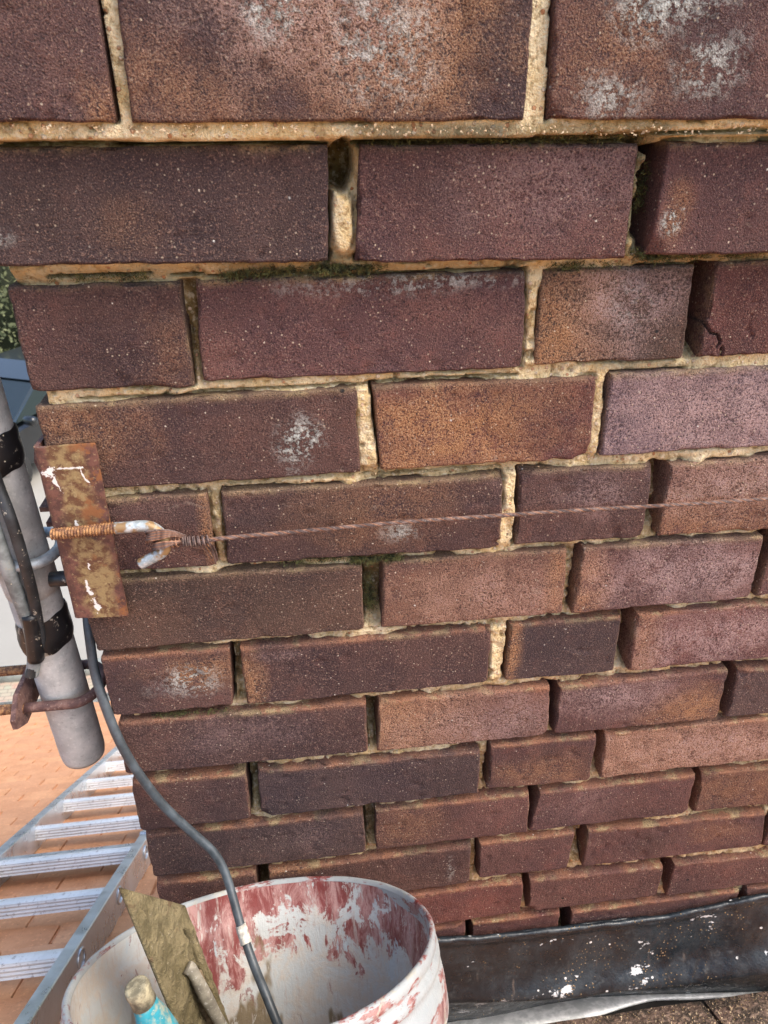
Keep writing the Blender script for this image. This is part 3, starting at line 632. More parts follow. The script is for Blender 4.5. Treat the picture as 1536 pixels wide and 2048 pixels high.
# crack lines along the bed joints
for (xa, ya, xb, yb, wd) in ((150, 805, 1040, 752, .0012), (0, 286, 650, 288, .0016), (700, 285, 1290, 281, .0020), (90, 552, 640, 549, .0010), (760, 548, 1040, 539, .0012), (210, 985, 1000, 938, .0008), (250, 1150, 720, 1118, .0014), (560, 1122, 720, 1116, .003), (1060, 270, 1536, 262, .0016)):
    Yc = -.014 if ya < 400 else 0; a = wall(xa, ya, Yc); b2 = wall(xb, yb, Yc); u = np.clip((X-a[0])/(b2[0]-a[0]), 0, 1)
    zl = a[2]+(b2[2]-a[2])*u+.0012*n_l*1.2; k_ = sstep(wd, wd*.4, np.abs(Z-zl)+.0008*np.clip(n_m, 0, 1))*((u > 0) & (u < 1))
    rec = rec+k_*.014; tone = tone-k_*.7
for (xa, xb, y, Yc, st, hz) in ((440, 700, 540, 0, 1.0, .012), (640, 1060, 545, 0, .55, .008), (700, 1330, 275, -.014, .8, .008), (1250, 1536, 515, 0, 1, .01), (60, 440, 555, 0, .5, .008), (560, 860, 1120, 0, .8, .008), (200, 500, 1432, 0, .7, .006), (1180, 1420, 735, 0, .35, .008), (0, 60, 555, 0, .8, .01)):
    a = wall(xa, y, Yc); b2 = wall(xb, y, Yc); k_ = sstep(a[0]-.01, a[0]+.01, X)*sstep(b2[0]+.01, b2[0]-.01, X)*sstep(hz, hz*.5, np.abs(Z-a[2]))
    moss = np.maximum(moss, k_*st*(.75+.6*n_l)); tone = tone-k_*.3*st
fis = sstep(.0022, .0006, sd+.0008*n_e)*sstep(-.05, .30, fbm(P, 30, 2, 88)); rec = rec+.007*fis; tone = tone-.5*fis
crk = sstep(.05, .015, np.abs(fbm(P, 26, 3, 91)))*sstep(-.1, .2, fbm(P, 9, 2, 92)); rec = rec+.0035*crk; tone = tone-.45*crk
pit = sstep(.42, .62, fbm(P, 150, 2, 95)); rec = rec+.0028*pit; tone = tone-.35*pit
rec = rec+n_e*.0013+n_m*.0019+n_l*.0012+fbm(P, 300, 2, 99)*.0007
rec = np.maximum(rec, np.interp(Z, [.07, .08], [-.010, -.023]))
lim = np.where(Z > .080, -.206, np.where(Z > .019, -.194, LEFT+.011+.004*n_l)); keepv = (sd > -.0045) & (X > lim+.002*n_e) & (X < RIGHT-.008)
I = np.arange(len(X)).reshape(len(gx), len(gz)); F = np.stack([I[:-1, :-1], I[1:, :-1], I[1:, 1:], I[:-1, 1:]], -1).reshape(-1, 4)
F = F[keepv[F].all(1)]; used = np.unique(F); rm = np.full(len(X), -1); rm[used] = np.arange(len(used)); F = rm[F]
part('mortar', np.c_[X, rec, Z][used], F, M_MORTAR, chim, attrs={'tone': np.clip(tone[used], 0, 1), 'moss': np.clip(moss[used], 0, 1)}, centre=False)
b = MB(); b.box((LEFT+.016, .05, -1.25), (.588, .44, .0)); b.box((LEFT+.016, .03, .0), (.588, .44, .012)); b.box((-.19, .03, .012), (.588, .44, .235)); b.build('mortar_core', M_MORTAR, chim)

# moss tufts growing in the joints
MV, MF = [], []
def tuft(c, n, spread, ln):
    for _ in range(n):
        p = c+rng.normal(0, 1, 3)*np.array(spread); d = rng.normal(0, 1, 3); d[1] = -abs(d[1])-.3; d[2] += .2; d /= np.linalg.norm(d); l = ln*rng.uniform(.4, 1.2)
        s_ = np.cross(d, rng.normal(0, 1, 3)); s_ /= np.linalg.norm(s_); k0 = len(MV); wd = .00032
        MV.extend([p-s_*wd, p+s_*wd, p+d*l]); MF.append((k0, k0+1, k0+2))
for (xa, ya, xb, yb, Yc, n, ln) in ((450, 548, 700, 530, -.001, 70, .0028), (640, 540, 760, 538, -.002, 50, .003), (1255, 505, 1330, 515, -.004, 30, .0028), (1290, 330, 1276, 420, .004, 22, .0022), (560, 1124, 700, 1116, .003, 30, .0024), (705, 1120, 800, 1114, .003, 60, .0032), (735, 1140, 742, 1220, .012, 34, .0028), (300, 1432, 500, 1420, .003, 26, .0018), (1100, 534, 1240, 528, -.001, 22, .002), (690, 285, 1280, 272, -.013, 46, .0022), (90, 556, 300, 552, .0, 22, .0018), (1330, 512, 1530, 506, -.002, 30, .0022), (740, 1245, 742, 1255, .01, 8, .002)):
    for k_ in range(n):
        u = rng.random(); p = wall(xa+(xb-xa)*u, ya+(yb-ya)*u, Yc); tuft(p+np.array([0, .001, 0]), rng.integers(14, 34), (.0026, .0014, .0017), ln*1.35)
t = MT('moss_green', .9); t.col(t.mix(t.ramp(t.noise(220, 3), .35, .65), (.022, .026, .010), (.17, .17, .055))); M_MOSS = t.m
ms = part('moss', np.array(MV), np.array(MF), M_MOSS, None, smooth=False); tag(ms, 'green and dark moss tufts growing in the mortar joints of the chimney', 'moss', kind='stuff')

# ------------------------------------------------------------------ flashing
TP = [(-40, 1990), (300, 1935), (600, 1905), (870, 1874), (960, 1868), (1060, 1858), (1130, 1850), (1250, 1838), (1330, 1828), (1400, 1812), (1470, 1797), (1536, 1784), (1640, 1772)]
BP = [(-40, 2190), (300, 2140), (600, 2095), (860, 2052), (960, 2038), (1080, 2012), (1180, 1996), (1300, 1990), (1420, 1987), (1536, 1986), (1640, 1984)]
top = np.array([wall(x, y, -.006) for x, y in TP]); bot = np.array([on(x, y, (0, 0, RC+.012), en) for x, y in BP])
nx_, ns = 420, 90; xs = np.linspace(-.23, .60, nx_)
zt = np.interp(xs, top[:, 0], top[:, 2]); yb = np.interp(xs, bot[:, 0], bot[:, 1]); zb = np.interp(xs, bot[:, 0], bot[:, 2])
U, Sg = np.meshgrid(xs, np.linspace(0, 1, ns), indexing='ij')
ZT = zt[:, None]; YB = yb[:, None]; ZB = zb[:, None]
Zf = ZT+(ZB-ZT)*Sg; Yf = -.006+(YB+.006)*Sg-.020*np.sin(np.pi*np.clip(Sg*1.02, 0, 1))**1.0-.020*np.exp(-((Sg-.46)/.085)**2)*(.4+.6*sstep(.1, .3, U))
Pf = np.c_[U.ravel(), Sg.ravel()*.2, np.zeros(U.size)]
wr = fbm(np.c_[U.ravel()*1.0+Sg.ravel()*.12, Sg.ravel()*.03, Pf[:, 2]], 70, 3, 5).reshape(U.shape); rg = 1-np.abs(wr)*2.2
amt = sstep(.30, .42, U)*np.exp(-((Sg-.35)/.3)**2); Yf += -.0035*amt*np.clip(rg, 0, 1)**3*np.clip(fbm(Pf, 25, 2, 8).reshape(U.shape)+.5, 0, 1)
Yf += .0030*fbm(Pf, 9, 3, 6).reshape(U.shape)+.0006*fbm(Pf, 60, 3, 7).reshape(U.shape)
Yf += -.004*np.exp(-((Sg-.03)/.03)**2)*(1+.6*fbm(Pf, 40, 2, 12).reshape(U.shape)); Zf += .0022*(1-Sg)*fbm(Pf, 55, 2, 14).reshape(U.shape)
I = np.arange(nx_*ns).reshape(nx_, ns); F = np.stack([I[:-1, :-1], I[:-1, 1:], I[1:, 1:], I[1:, :-1]], -1).reshape(-1, 4)
V1 = np.c_[U.ravel(), Yf.ravel(), Zf.ravel()]; V2 = V1+np.array([0, .0022, -.0012])
bd = []
for i in range(nx_-1): bd += [(I[i, 0], I[i+1, 0], I[i+1, 0]+nx_*ns, I[i, 0]+nx_*ns), (I[i+1, -1], I[i, -1], I[i, -1]+nx_*ns, I[i+1, -1]+nx_*ns)]
Fa = np.concatenate([F, F[:, ::-1]+nx_*ns, np.array(bd)])
t = MT('black_flashing', .30); o3 = t.sep(); n1 = t.noise(18, 5, .65); n2 = t.noise(95, 5, .7); n3 = t.noise(260, 3, .6)
c = t.mix(t.ramp(n1, .38, .66), (.008, .013, .018), (.024, .036, .045)); c = t.mix(t.ramp(n2, .55, .75, 0, .45), c, (.10, .11, .112))
stn = t.noise(60, 4, .7, stretch=(1.6, .4, .25)); c = t.mix(t.ramp(stn, .62, .74, 0, .35), c, (.20, .16, .13))
spl = t.math('MULTIPLY', t.ramp(t.voro(48), .10, .07), t.ramp(t.noise(14, 3), .47, .55)); c = t.mix(spl, c, (.75, .77, .76))
drt = t.math('MULTIPLY', t.ramp(t.voro(230), .22, .12), t.ramp(t.noise(16, 4, .6), .50, .60)); c = t.mix(drt, c, (.36, .24, .11))
wh = t.ramp(t.math('ADD', t.math('MULTIPLY', t.noise(26, 5, .72, stretch=(.7, 1, 1.3)), 1), t.math('MULTIPLY', n3, .12)), .69, .715); c = t.mix(wh, c, (.62, .66, .68))
t.col(c); t.rough(t.ramp(n2, .3, .7, .20, .48)); t.bump(t.math('ADD', t.math('MULTIPLY', n1, 1.5), t.math('ADD', n2, t.math('MULTIPLY', drt, .5))), .0010, 1); M_FL = t.m
fl = thing('flashing', (.18, -.03, -.95), 'glossy black flashing sheet dressed against the foot of the chimney and spotted with white', 'flashing')
part('sheet', np.r_[V1, V2], Fa, M_FL, fl)
ridge = np.c_[xs, np.full(nx_, -.010), zt-.001]; ridge[:, 1] += .0015*fbm(ridge, 45, 2, 3); ridge[:, 2] += .0022*fbm(ridge, 38, 3, 4)
part('top_bead', *tube(ridge[::2], .0034+.0009*fbm(ridge[::2], 60, 2, 9), 8), M_FL, fl)
t = MT('bare_lead', .45, .1); n = t.noise(90, 4, .6); t.col(t.mix(t.ramp(n, .4, .65), (.60, .62, .62), (.85, .86, .86))); t.bump(n, .0006, 1); M_LEAD = t.m
lp = []
for k_, (dy, dn) in enumerate(((.002, .001), (-.002, .0030), (-.005, .0030), (-.0078, .0012), (-.0075, -.004))):
    xs2 = np.linspace(.02, .60, 140); yy = np.interp(xs2, bot[:, 0], bot[:, 1])+dy*(1+3.4*sstep(.42, .30, xs2)*(k_ > 1)+.3*fbm(np.c_[xs2, xs2*0, xs2*0], 14, 2, 41)); zz = RC+.012-.6866*yy+dn
    lp.append(np.c_[xs2, yy, zz+.0012*fbm(np.c_[xs2, xs2*0+k_*.1, xs2*0], 30, 2, 40)])
Vl = np.concatenate(lp); I = np.arange(5*140).reshape(5, 140); F = np.stack([I[:-1, :-1], I[1:, :-1], I[1:, 1:], I[:-1, 1:]], -1).reshape(-1, 4)
part('edge_strip', Vl, F, M_LEAD, fl)

# grit lying about
GV, GF = [], []
def grit(c, s_):
    k0 = len(GV); q = rng.normal(0, 1, (4, 3)); q /= np.linalg.norm(q, axis=1)[:, None]
    GV.extend([c+v*s_ for v in q]); GF.extend([(k0, k0+1, k0+2), (k0, k0+2, k0+3), (k0, k0+3, k0+1), (k0+1, k0+3, k0+2)])
for _ in range(240):
    i = rng.integers(120, nx_); j = rng.integers(6, ns-4); u = V1[i*ns+j]
    if fbm(np.array([[u[0], 0, u[2]]]), 22, 2, 55)[0] > -.1: grit(u+np.array([0, -.0006, .0003]), rng.uniform(.0004, .0013))
for _ in range(1400):
    x = rng.uniform(.2, .62); y = rng.uniform(-.12, -.03); grit(np.array([x, y, RC-.6866*y+.0185]), rng.uniform(.0005, .0019))
for _ in range(360):
    a = rng.uniform(0, 1); p = wall(1536*a, 250+rng.uniform(0, 20), -.0275); grit(p, rng.uniform(.0005, .0014))
for _ in range(200):
    a = rng.uniform(0, 1); p = wall(200+1300*a, 975-75*a+rng.uniform(-18, 8), .002); grit(p, rng.uniform(.0004, .0012))
t = MT('grit_stone', .9); t.col(t.mix(t.noise(140, 2), (.36, .20, .08), (.72, .60, .42))); gm = part('grit', np.array(GV), np.array(GF), t.m, None, smooth=False)
tag(gm, 'small pale grit and crumbs lying on flashing tiles and mortar', 'grit', kind='stuff')

# ------------------------------------------------------------------ pole with clamps, tape and cables
PXc, PY = -.2445, .048; RP = .0205
def pz(y, x=None):                                             # height on the pole axis seen at picture row y
    lo_, hi_ = -1.2, .6
    for _ in range(50):
        m2 = (lo_+hi_)/2; q = MR @ (np.array([PXc, PY-RP*.7, m2])-CAM); yy = 1024+FPX*q[1]/q[2]
        if yy > y: lo_ = m2
        else: hi_ = m2
    return (lo_+hi_)/2
zb_, ztop = pz(1530), .45
pole = thing('aerial_pole', (PXc, PY, zb_), 'weathered grey galvanised aerial pole standing at the left corner of the chimney', 'pole')
zj = pz(1180); zz = [zb_, zb_+.004, zb_+.01, zj-.012, zj-.010, zj-.0085, zj, zj+.02, zj+.0215, ztop]
rr_ = [RP-.0012, RP-.0004, RP, RP, RP-.001, RP+.0006, RP+.0012, RP+.0012, RP+.0004, RP+.0004]
part('tube', *tube([(PXc, PY, z) for z in zz], rr_, 40), M_POLE, pole)
def band(y0, y1, name, over=.0012, xo=0, tiltz=.01):
    z0, z1 = pz(y1), pz(y0); n, h = 48, 7; V = []; F = []
    for j in range(h):
        for i in range(n):
            a = 2*math.pi*i/n; f_ = j/(h-1); r_ = RP+over+.0004*math.sin(a*5+j)+(.0006 if j in (2, 3) else 0)-(.0012 if j in (0, h-1) else 0)
            V.append((PXc+r_*math.cos(a), PY+r_*math.sin(a), z0+(z1-z0)*f_+tiltz*math.cos(a)*.5+.0008*math.sin(a*7+j)))
    for j in range(h-1):
        for i in range(n): F.append((j*n+i, j*n+(i+1) % n, (j+1)*n+(i+1) % n, (j+1)*n+i))
    o = part(name, V, F, M_TAPE, pole); return o
band(884, 958, 'tape_band', .0022); band(1243, 1306, 'tape_band', .0016)
# cables taped to the pole
def pcab(name, pts, r, mat, label):
    P_ = cat([at(x, y, t_) for x, y, t_ in pts], 10); rr = r*(1+.03*fbm(P_, 40, 2, 3)); o = part(name, *tube(P_, rr, 14), mat, None); return tag(o, label, 'cable', 'cables taped to the pole')
def tp(y, off=0): q = MR @ (np.array([PXc, PY-RP-.006-off, pz(y)])-CAM); return q[2]
pcab('pole_cable', [(-70, 780, tp(780)), (-35, 880, tp(880)), (-8, 960, tp(960)), (22, 1040, tp(1040, .011)), (44, 1110, tp(1110, .013)), (62, 1175, tp(1175, .006)), (74, 1235, tp(1235, .001)), (80, 1280, tp(1280)), (70, 1320, tp(1320)), (60, 1352, tp(1345, .002))], .0045, M_CABB, 'black cable taped down the front of the grey pole')
pcab('pole_cable', [(-90, 850, tp(850)), (-45, 960, tp(960)), (-18, 1040, tp(1040, .01)), (6, 1110, tp(1110, .012)), (30, 1175, tp(1175, .006)), (52, 1232, tp(1235, .003)), (64, 1275, tp(1275, .002)), (68, 1320, tp(1320)), (64, 1348, tp(1345, -.002))], .0056, M_CABG, 'thicker pale grey cable left of the black one on the pole')
# the tape that holds both cables
Pt = cat([at(60, 1228, tp(1230, .004)), at(66, 1262, tp(1262, .004)), at(72, 1318, tp(1315, .002))], 6)
o = MB().tube(Pt, [.0068]*len(Pt), 18).build('cable_tape', M_TAPE, pole)
# clamps
def ubolt(zc, mat, name, xr, xl, rod, tilt=0, thread=None, tmat=None):
    r_ = RP+rod+.0008; arc = [(PXc+xr+r_*math.cos(a)*.8, PY+r_*math.sin(a), zc+tilt*math.sin(a)) for a in np.linspace(-math.pi/2, math.pi/2, 22)]
    P_ = [(PXc+xl, PY-r_, zc-tilt), (PXc-.012, PY-r_, zc-tilt)]+arc+[(PXc-.012, PY+r_, zc+tilt), (PXc+xl, PY+r_, zc+tilt)]
    o = part(name, *tube(cat(P_, 2), rod, 14), mat, pole)
    if thread:
        for s_ in (-1, 1):
            Q_ = np.linspace((PXc+xl+.001, PY+s_*r_, zc+s_*tilt), (PXc+thread, PY+s_*r_, zc+s_*tilt), 150)
            part('threaded_end', *tube(Q_, rod, 14, True, lambda L, th: .00055*np.abs(((L/.0016+th/(2*np.pi)) % 1)*2-1)-.0003), tmat or mat, pole)
    return o
ubolt(pz(1118), M_ZINC, 'u_bolt', .010, -.035, .0046, .0, -.07, M_ZINC)
ubolt(pz(1392), M_RUST, 'u_bolt', .014, -.026, .0046, .0, -.085, M_RUSTO)
M_PLT = M_RUST
def saddle(zc, xw, name='clamp_plate', lab=None, hh=.017, Lp=.047):
    b = MB(); poly = [(-Lp, -.004), (-Lp+.02, -hh), (Lp-.02, -hh), (Lp, -.004), (Lp, .006), (Lp-.02, hh), (-Lp+.02, hh), (-Lp, .006)]
    b.prism(poly, 0, .004, lambda u, v, w_: (xw+w_-.010*(1-min(1, abs(u)/.03)), PY+u, zc+v+w_*.0))
    return b.build(name, M_PLT, pole, smooth=False)
saddle(pz(1392), PXc-.030); saddle(pz(1118), PXc-.036, hh=.014)
for s_ in (-1, 1):                                             # nuts on the upper clamp
    b = MB(); zc = pz(1118); b.prism([(math.cos(a)*.0085, math.sin(a)*.0085) for a in np.linspace(0, 2*math.pi, 7)[:-1]], PXc-.049, PXc-.041, lambda u, v, w_: (w_, PY+s_*(RP+.0054)+u, zc+v)); b.build('nut', M_ZINC, pole, smooth=False)

# ------------------------------------------------------------------ corner plate, hook bolt, lashing wire
YPL = -.0045
pc = [wall(76, 896, YPL-.003), wall(189, 889, YPL-.003), wall(256, 1232, YPL-.003), wall(158, 1237, YPL-.003)]
plate = thing('corner_bracket', (LEFT, -.004, -.3), 'rusty angle iron bracket streaked with olive and white paint on the chimney corner', 'bracket')
nu, nv = 44, 60; V = []; 
thick = .003
xl = (pc[0][0]+pc[3][0])/2; 
sec = []                                                       # section of the angle: along the wall, round the corner, back along the side
x_r = None
rows = []
for j in range(nv+1):
    v = j/nv; tr = pc[1]*(1-v)+pc[2]*v; tl_ = pc[0]*(1-v)+pc[3]*v; row = []
    for i in range(nu+1):
        u = i/nu
        p = tr*(1-u)+tl_*u; row.append((p[0], YPL-thick, p[2]))
    xc = tl_[0]; rb = .004
    for a in np.linspace(0, math.pi/2, 6)[1:]: row.append((xc-rb*math.sin(a), YPL-thick+rb*(1-math.cos(a)), tl_[2]))
    for d_ in np.linspace(.004, .05, 10): row.append((xc-rb, YPL-thick+rb+d_, tl_[2]))
    rows.append(row)
A_ = np.array(rows); nn = A_.shape[1]
A_[:, :, 1] += (.0006*fbm(A_.reshape(-1, 3), 30, 2, 4)).reshape(A_.shape[:2])
wob = fbm(A_.reshape(-1, 3), 90, 2, 14).reshape(A_.shape[:2])*.0007; A_[:, 0, 0] += wob[:, 0]; A_[0, :, 2] += wob[0]; A_[-1, :, 2] += wob[-1]
In = A_.copy(); In[:, :nu+1, 1] += thick
for k_ in range(nu+1, nn): In[:, k_, 0] += thick; 
In[:, nu+1:, 1] += np.linspace(thick, 0, nn-nu-1)[None, :]
V = np.concatenate([A_.reshape(-1, 3), In.reshape(-1, 3)]); I = np.arange((nv+1)*nn).reshape(nv+1, nn); off = (nv+1)*nn
F = np.stack([I[:-1, :-1], I[:-1, 1:], I[1:, 1:], I[1:, :-1]], -1).reshape(-1, 4)
ed = [(I[0, i], I[0, i+1], I[0, i+1]+off, I[0, i]+off)[::-1] for i in range(nn-1)]+[(I[-1, i], I[-1, i+1], I[-1, i+1]+off, I[-1, i]+off) for i in range(nn-1)]+[(I[i, 0], I[i+1, 0], I[i+1, 0]+off, I[i, 0]+off)[::-1] for i in range(nv)]+[(I[i, -1], I[i+1, -1], I[i+1, -1]+off, I[i, -1]+off) for i in range(nv)]
po = part('angle_plate', V, np.concatenate([F, F[:, ::-1]+off, np.array(ed)]), M_PLATE, plate, smooth=False)
# bracket arms that hold the pole off the corner
for (yy, x_out) in ((935, .022), (1205, .020)):
    zc = pz(yy); b = MB()
    b.prism([(LEFT-.009, -.022), (LEFT-.016, -.016), (LEFT-.020, .004), (LEFT-.017, .016), (LEFT-.009, .024)], .030, .034, lambda u, v, w_: (u, w_, zc+v)); b.build('stand_off_arm', M_RUST, plate, smooth=False)
b = MB(); zc = pz(1040); b.box((LEFT-.034, .050, zc-.004), (LEFT-.006, .070, zc)); b.box((LEFT-.032, .050, zc-.018), (LEFT-.006, .068, zc-.014)); b.build('stand_off_arm', M_RUST, plate, smooth=False)
b = MB(); zc = pz(1138); b.tube([(LEFT-.026, .015, zc), (LEFT-.006, .015, zc)], .0062, 12); b.build('bolt', M_TAPE, plate)
# hook bolt
YH = -.0145
hp = lambda x, y, Y=YH: wall(x, y, Y)
hook = thing('hook_bolt', tuple(hp(230, 1056)), 'rusty threaded bolt ending in a grey hook that holds the wire', 'hook bolt')
T0, T1 = hp(104, 1069), hp(231, 1056); Q_ = np.linspace(T0, T1, 240)
part('thread', *tube(Q_, .0040, 18, True, lambda L, th: .0011*(np.abs(((L/.0021+th/(2*np.pi)) % 1)*2-1)-.5)), M_RUSTO, hook)
t = MT('hook_zinc', .5, .35); n = t.noise(70, 4, .6); cg = t.mix(t.ramp(t.noise(220, 3), .4, .65), (.34, .40, .42), (.60, .66, .68)); t.col(t.mix(t.ramp(n, .47, .56), cg, (.33, .21, .10))); t.bump(n, .0004, 1); M_HOOK = t.m
Hc = cat([hp(229, 1056), hp(262, 1054), hp(288, 1052), hp(306, 1056, -.015), hp(322, 1068, -.017), hp(330, 1084, -.018), hp(329, 1099, -.018), hp(318, 1109, -.018), hp(302, 1117, -.018), hp(281, 1128, -.018)], 8)
part('hook', *tube(Hc, .0042*(1+.03*fbm(Hc, 90, 2, 6)), 18), M_HOOK, hook)
# lashing wire: six strands laid round each other
wire = thing('lashing_wire', tuple(hp(420, 1079)), 'rusty twisted wire rope stretched across the chimney from the hook', 'wire')
wl = [hp(388, 1084, -.017), hp(470, 1074, -.016), hp(620, 1061, -.0145), hp(800, 1045, -.013), hp(1000, 1031, -.012), hp(1200, 1018, -.011), hp(1400, 1007, -.010), hp(1540, 997, -.010), hp(1640, 990, -.010)]
WL = cat(wl, 30)
for k_ in range(6):
    H_ = helix(WL, .00105, .017, k_*math.pi/3); part('strand', *tube(H_, .00070, 6), M_WIRE if k_ % 3 else M_WIREO, wire)
b = MB(); b.tube(WL[::4], .00075, 6); b.build('strand', M_WIRE, wire)
def wrap(pts, rad, pitch, r_, n, name, mat, jit=.0004):
    Pc = cat(pts, 40); 
    for k_ in range(n):
        H_ = helix(Pc, rad+random.uniform(-jit, jit), pitch*random.uniform(.9, 1.1), random.uniform(0, 6)); part(name, *tube(H_, r_, 6), mat, wire)
wrap([hp(338, 1086, -.018), hp(346, 1085, -.018), hp(360, 1084, -.018)], .0032, .0031, .00062, 2, 'coil', M_WIREO)
wrap([hp(366, 1083, -.018), hp(390, 1083, -.018), hp(417, 1081, -.017)], .0036, .0034, .00068, 2, 'coil', M_WIRE, .0003)
for k_ in range(8):                                            # the loop round the hook: strands side by side
    dy = (k_-3.5)*2.6; a0 = random.uniform(-3, 3)
    P_ = [hp(372, 1074+dy*.3, -.0165), hp(345, 1067+dy*.55, -.0205), hp(320, 1069+dy, -.0235), hp(297+a0, 1073+dy, -.0225), hp(296+a0, 1076+dy*.9, -.012), hp(318, 1080+dy*.7, -.0118)]
    part('strand', *tube(cat(P_, 8), .00064, 6), M_WIREO if k_ % 2 else M_WIRE, wire)
for k_ in range(6):
    dy = (k_-2.5)*2.4; P_ = [hp(306, 1094+dy*.9, -.0125), hp(310, 1093+dy, -.0225), hp(328, 1090+dy, -.0240), hp(345, 1086+dy*.5, -.0215), hp(368, 1083+dy*.2, -.018)]
    part('strand', *tube(cat(P_, 8), .00062, 6), M_WIRE if k_ % 3 else M_WIREO, wire)
for (x0, y0, x1, y1, x2, y2) in ((404, 1086, 414, 1103, 424, 1117), (408, 1085, 420, 1100, 428, 1114), (412, 1084, 424, 1092, 433, 1122), (414, 1083, 429, 1096, 436, 1120), (416, 1084, 426, 1104, 432, 1128)):
    part('loose_end', *tube(cat([hp(x0, y0, -.0205), hp(x1, y1, -.013), hp(x2, y2, -.006)], 8), .00062, 6), M_WIRE, wire)

# ------------------------------------------------------------------ aluminium ladder on the roof
RCT = -.895
def onl(x, y, c=RCT): return on(x, y, (0, 0, c), en)
xL = (onl(0, 1694)[0]+onl(232, 1491)[0])/2; xR = (onl(271, 1710)[0]+onl(59, 2048)[0])/2
LM = RM((0, 0, RCT)); lad = thing('ladder', (0, 0, 0), 'bright aluminium roof ladder lying on the orange tiles left of the chimney', 'ladder', mat=RM((xL, 0, RCT)))
def m_alu(name, a, b_, rough, ribs=False, grime=.3):
    t = MT(name, rough, .75); n = t.noise(20, 4, .6, stretch=(1, 1, 1)); n2 = t.noise(130, 5, .7); c = t.mix(t.ramp(n, .35, .65), a, b_)
    gk = t.ramp(n2, .56, .66, 0, grime); c = t.mix(gk, c, (.16, .10, .085)); t.col(c); t.rough(t.ramp(n, .35, .7, rough-.05, rough+.10)); t.metal(t.ramp(n2, .56, .66, .8, .1 if grime > .3 else .7) if rough < .4 else .25); t.bump(n2, .0001, .6); return t.m
M_ALU = m_alu('aluminium', (.52, .57, .62), (.64, .69, .74), .30, grime=.12); M_ALUR = m_alu('rung_aluminium', (.62, .635, .63), (.74, .75, .745), .5, grime=.6)
Wd = xR-xL; v0, v1 = -.15, 2.6
def stile(x0, sgn, va, vb):                                    # C channel, flanges turned inwards
    fw, h, th = .022, .062, .0025; s_ = sgn
    poly = [(0, -.0015), (.0015*s_, 0), ((fw-.0015)*s_, 0), (fw*s_, -.0015), (fw*s_, -h), (0, -h)]
    if s_ < 0: poly = poly[::-1]
    b = MB(); b.prism(poly, va, vb, lambda u, v, w_: (x0+u, w_, v)); b.build('stile', M_ALU, lad, smooth=False, local=True)
stile(0, 1, .42, v1); stile(Wd, -1, v0, v1); stile(.0035, 1, v0, .90)
def rungv(x, y):
    p = onl(x, y, RCT-.012); return p[1]/math.cos(SL)
rv = [rungv(150, y) for y in (2045, 1895, 1782, 1705, 1644, 1597, 1561, 1530)]
gapv = (rv[5]-rv[3])/2
rv += [rv[-1]+gapv*k_ for k_ in range(1, 5)]
for i, v in enumerate(rv):
    if v > v1-.1: continue
    hw_ = .0145; poly = []
    for k_ in range(9): u = -hw_+2*hw_*k_/8; poly.append((u, -.0125+.0035*math.cos(u/hw_*1.5)))
    for k_ in range(1, 8): w_ = -.010-.026*k_/8; poly.append((hw_-(.0014 if k_ % 2 else 0), w_))
    for k_ in range(9): poly.append((hw_-2*hw_*k_/8, -.036))
    for k_ in range(1, 8): w_ = -.036+.026*k_/8; poly.append((-hw_+(.0014 if k_ % 2 else 0), w_))
    b = MB(); b.prism(poly, .003, Wd-.003, lambda u, w_, x: (x, v+u, w_)); b.build('rung', M_ALUR, lad, smooth=False, local=True)
    Pr = [(Wd+.0006, v+.0125*math.cos(a)*1.2, -.024+.014*math.sin(a)) for a in np.linspace(0, 2*math.pi, 17)]
    b = MB(); b.tube(Pr, .0022, 6, False); b.build('rung_end', M_ALU, lad, local=True)
b = MB(); b.box((.003, rv[3]+.03, -.030), (Wd-.004, rv[3]+.062, -.022), .001); b.box((.003, rv[3]+.02, -.034), (Wd-.004, rv[3]+.026, -.014)); b.build('joining_bar', M_ALU, lad, smooth=False, local=True)
for vv in (rv[3]+.05, rv[3]+.095): b = MB(); b.box((Wd-.0235, vv, -.064), (Wd+.003, vv+.012, .0022), .001); b.build('clip', M_ALU, lad, smooth=False, local=True)

# ------------------------------------------------------------------ bucket, perpendicular to the roof
RB = .150; BC = np.array([-.07539, -.1262, -.5135]); bn = np.array([-.04688, .77803, 1.]); bn /= np.linalg.norm(bn)
bx = np.cross(np.array([0, 1., 0]), bn); bx /= np.linalg.norm(bx); by = np.cross(bn, bx); HB = .340
BM = Matrix(((bx[0], by[0], bn[0], BC[0]-bn[0]*HB), (bx[1], by[1], bn[1], BC[1]-bn[1]*HB), (bx[2], by[2], bn[2], BC[2]-bn[2]*HB), (0, 0, 0, 1)))
buck = thing('bucket', (0, 0, 0), 'white plastic bucket smeared with dark red paint and cement standing against the chimney', 'bucket', mat=BM)
def revolve(prof, n=120, wob=0, seed=1):
    V = []; F = []
    for k_, (r_, z) in enumerate(prof):
        for i in range(n):
            a = 2*math.pi*i/n; V.append((r_*math.cos(a), r_*math.sin(a), z))
    V = np.array(V); V[:, :2] *= (1+wob*fbm(V, 6, 2, seed))[:, None]
    for k_ in range(len(prof)-1):
        for i in range(n): F.append((k_*n+i, k_*n+(i+1) % n, (k_+1)*n+(i+1) % n, (k_+1)*n+i))
    return V, F
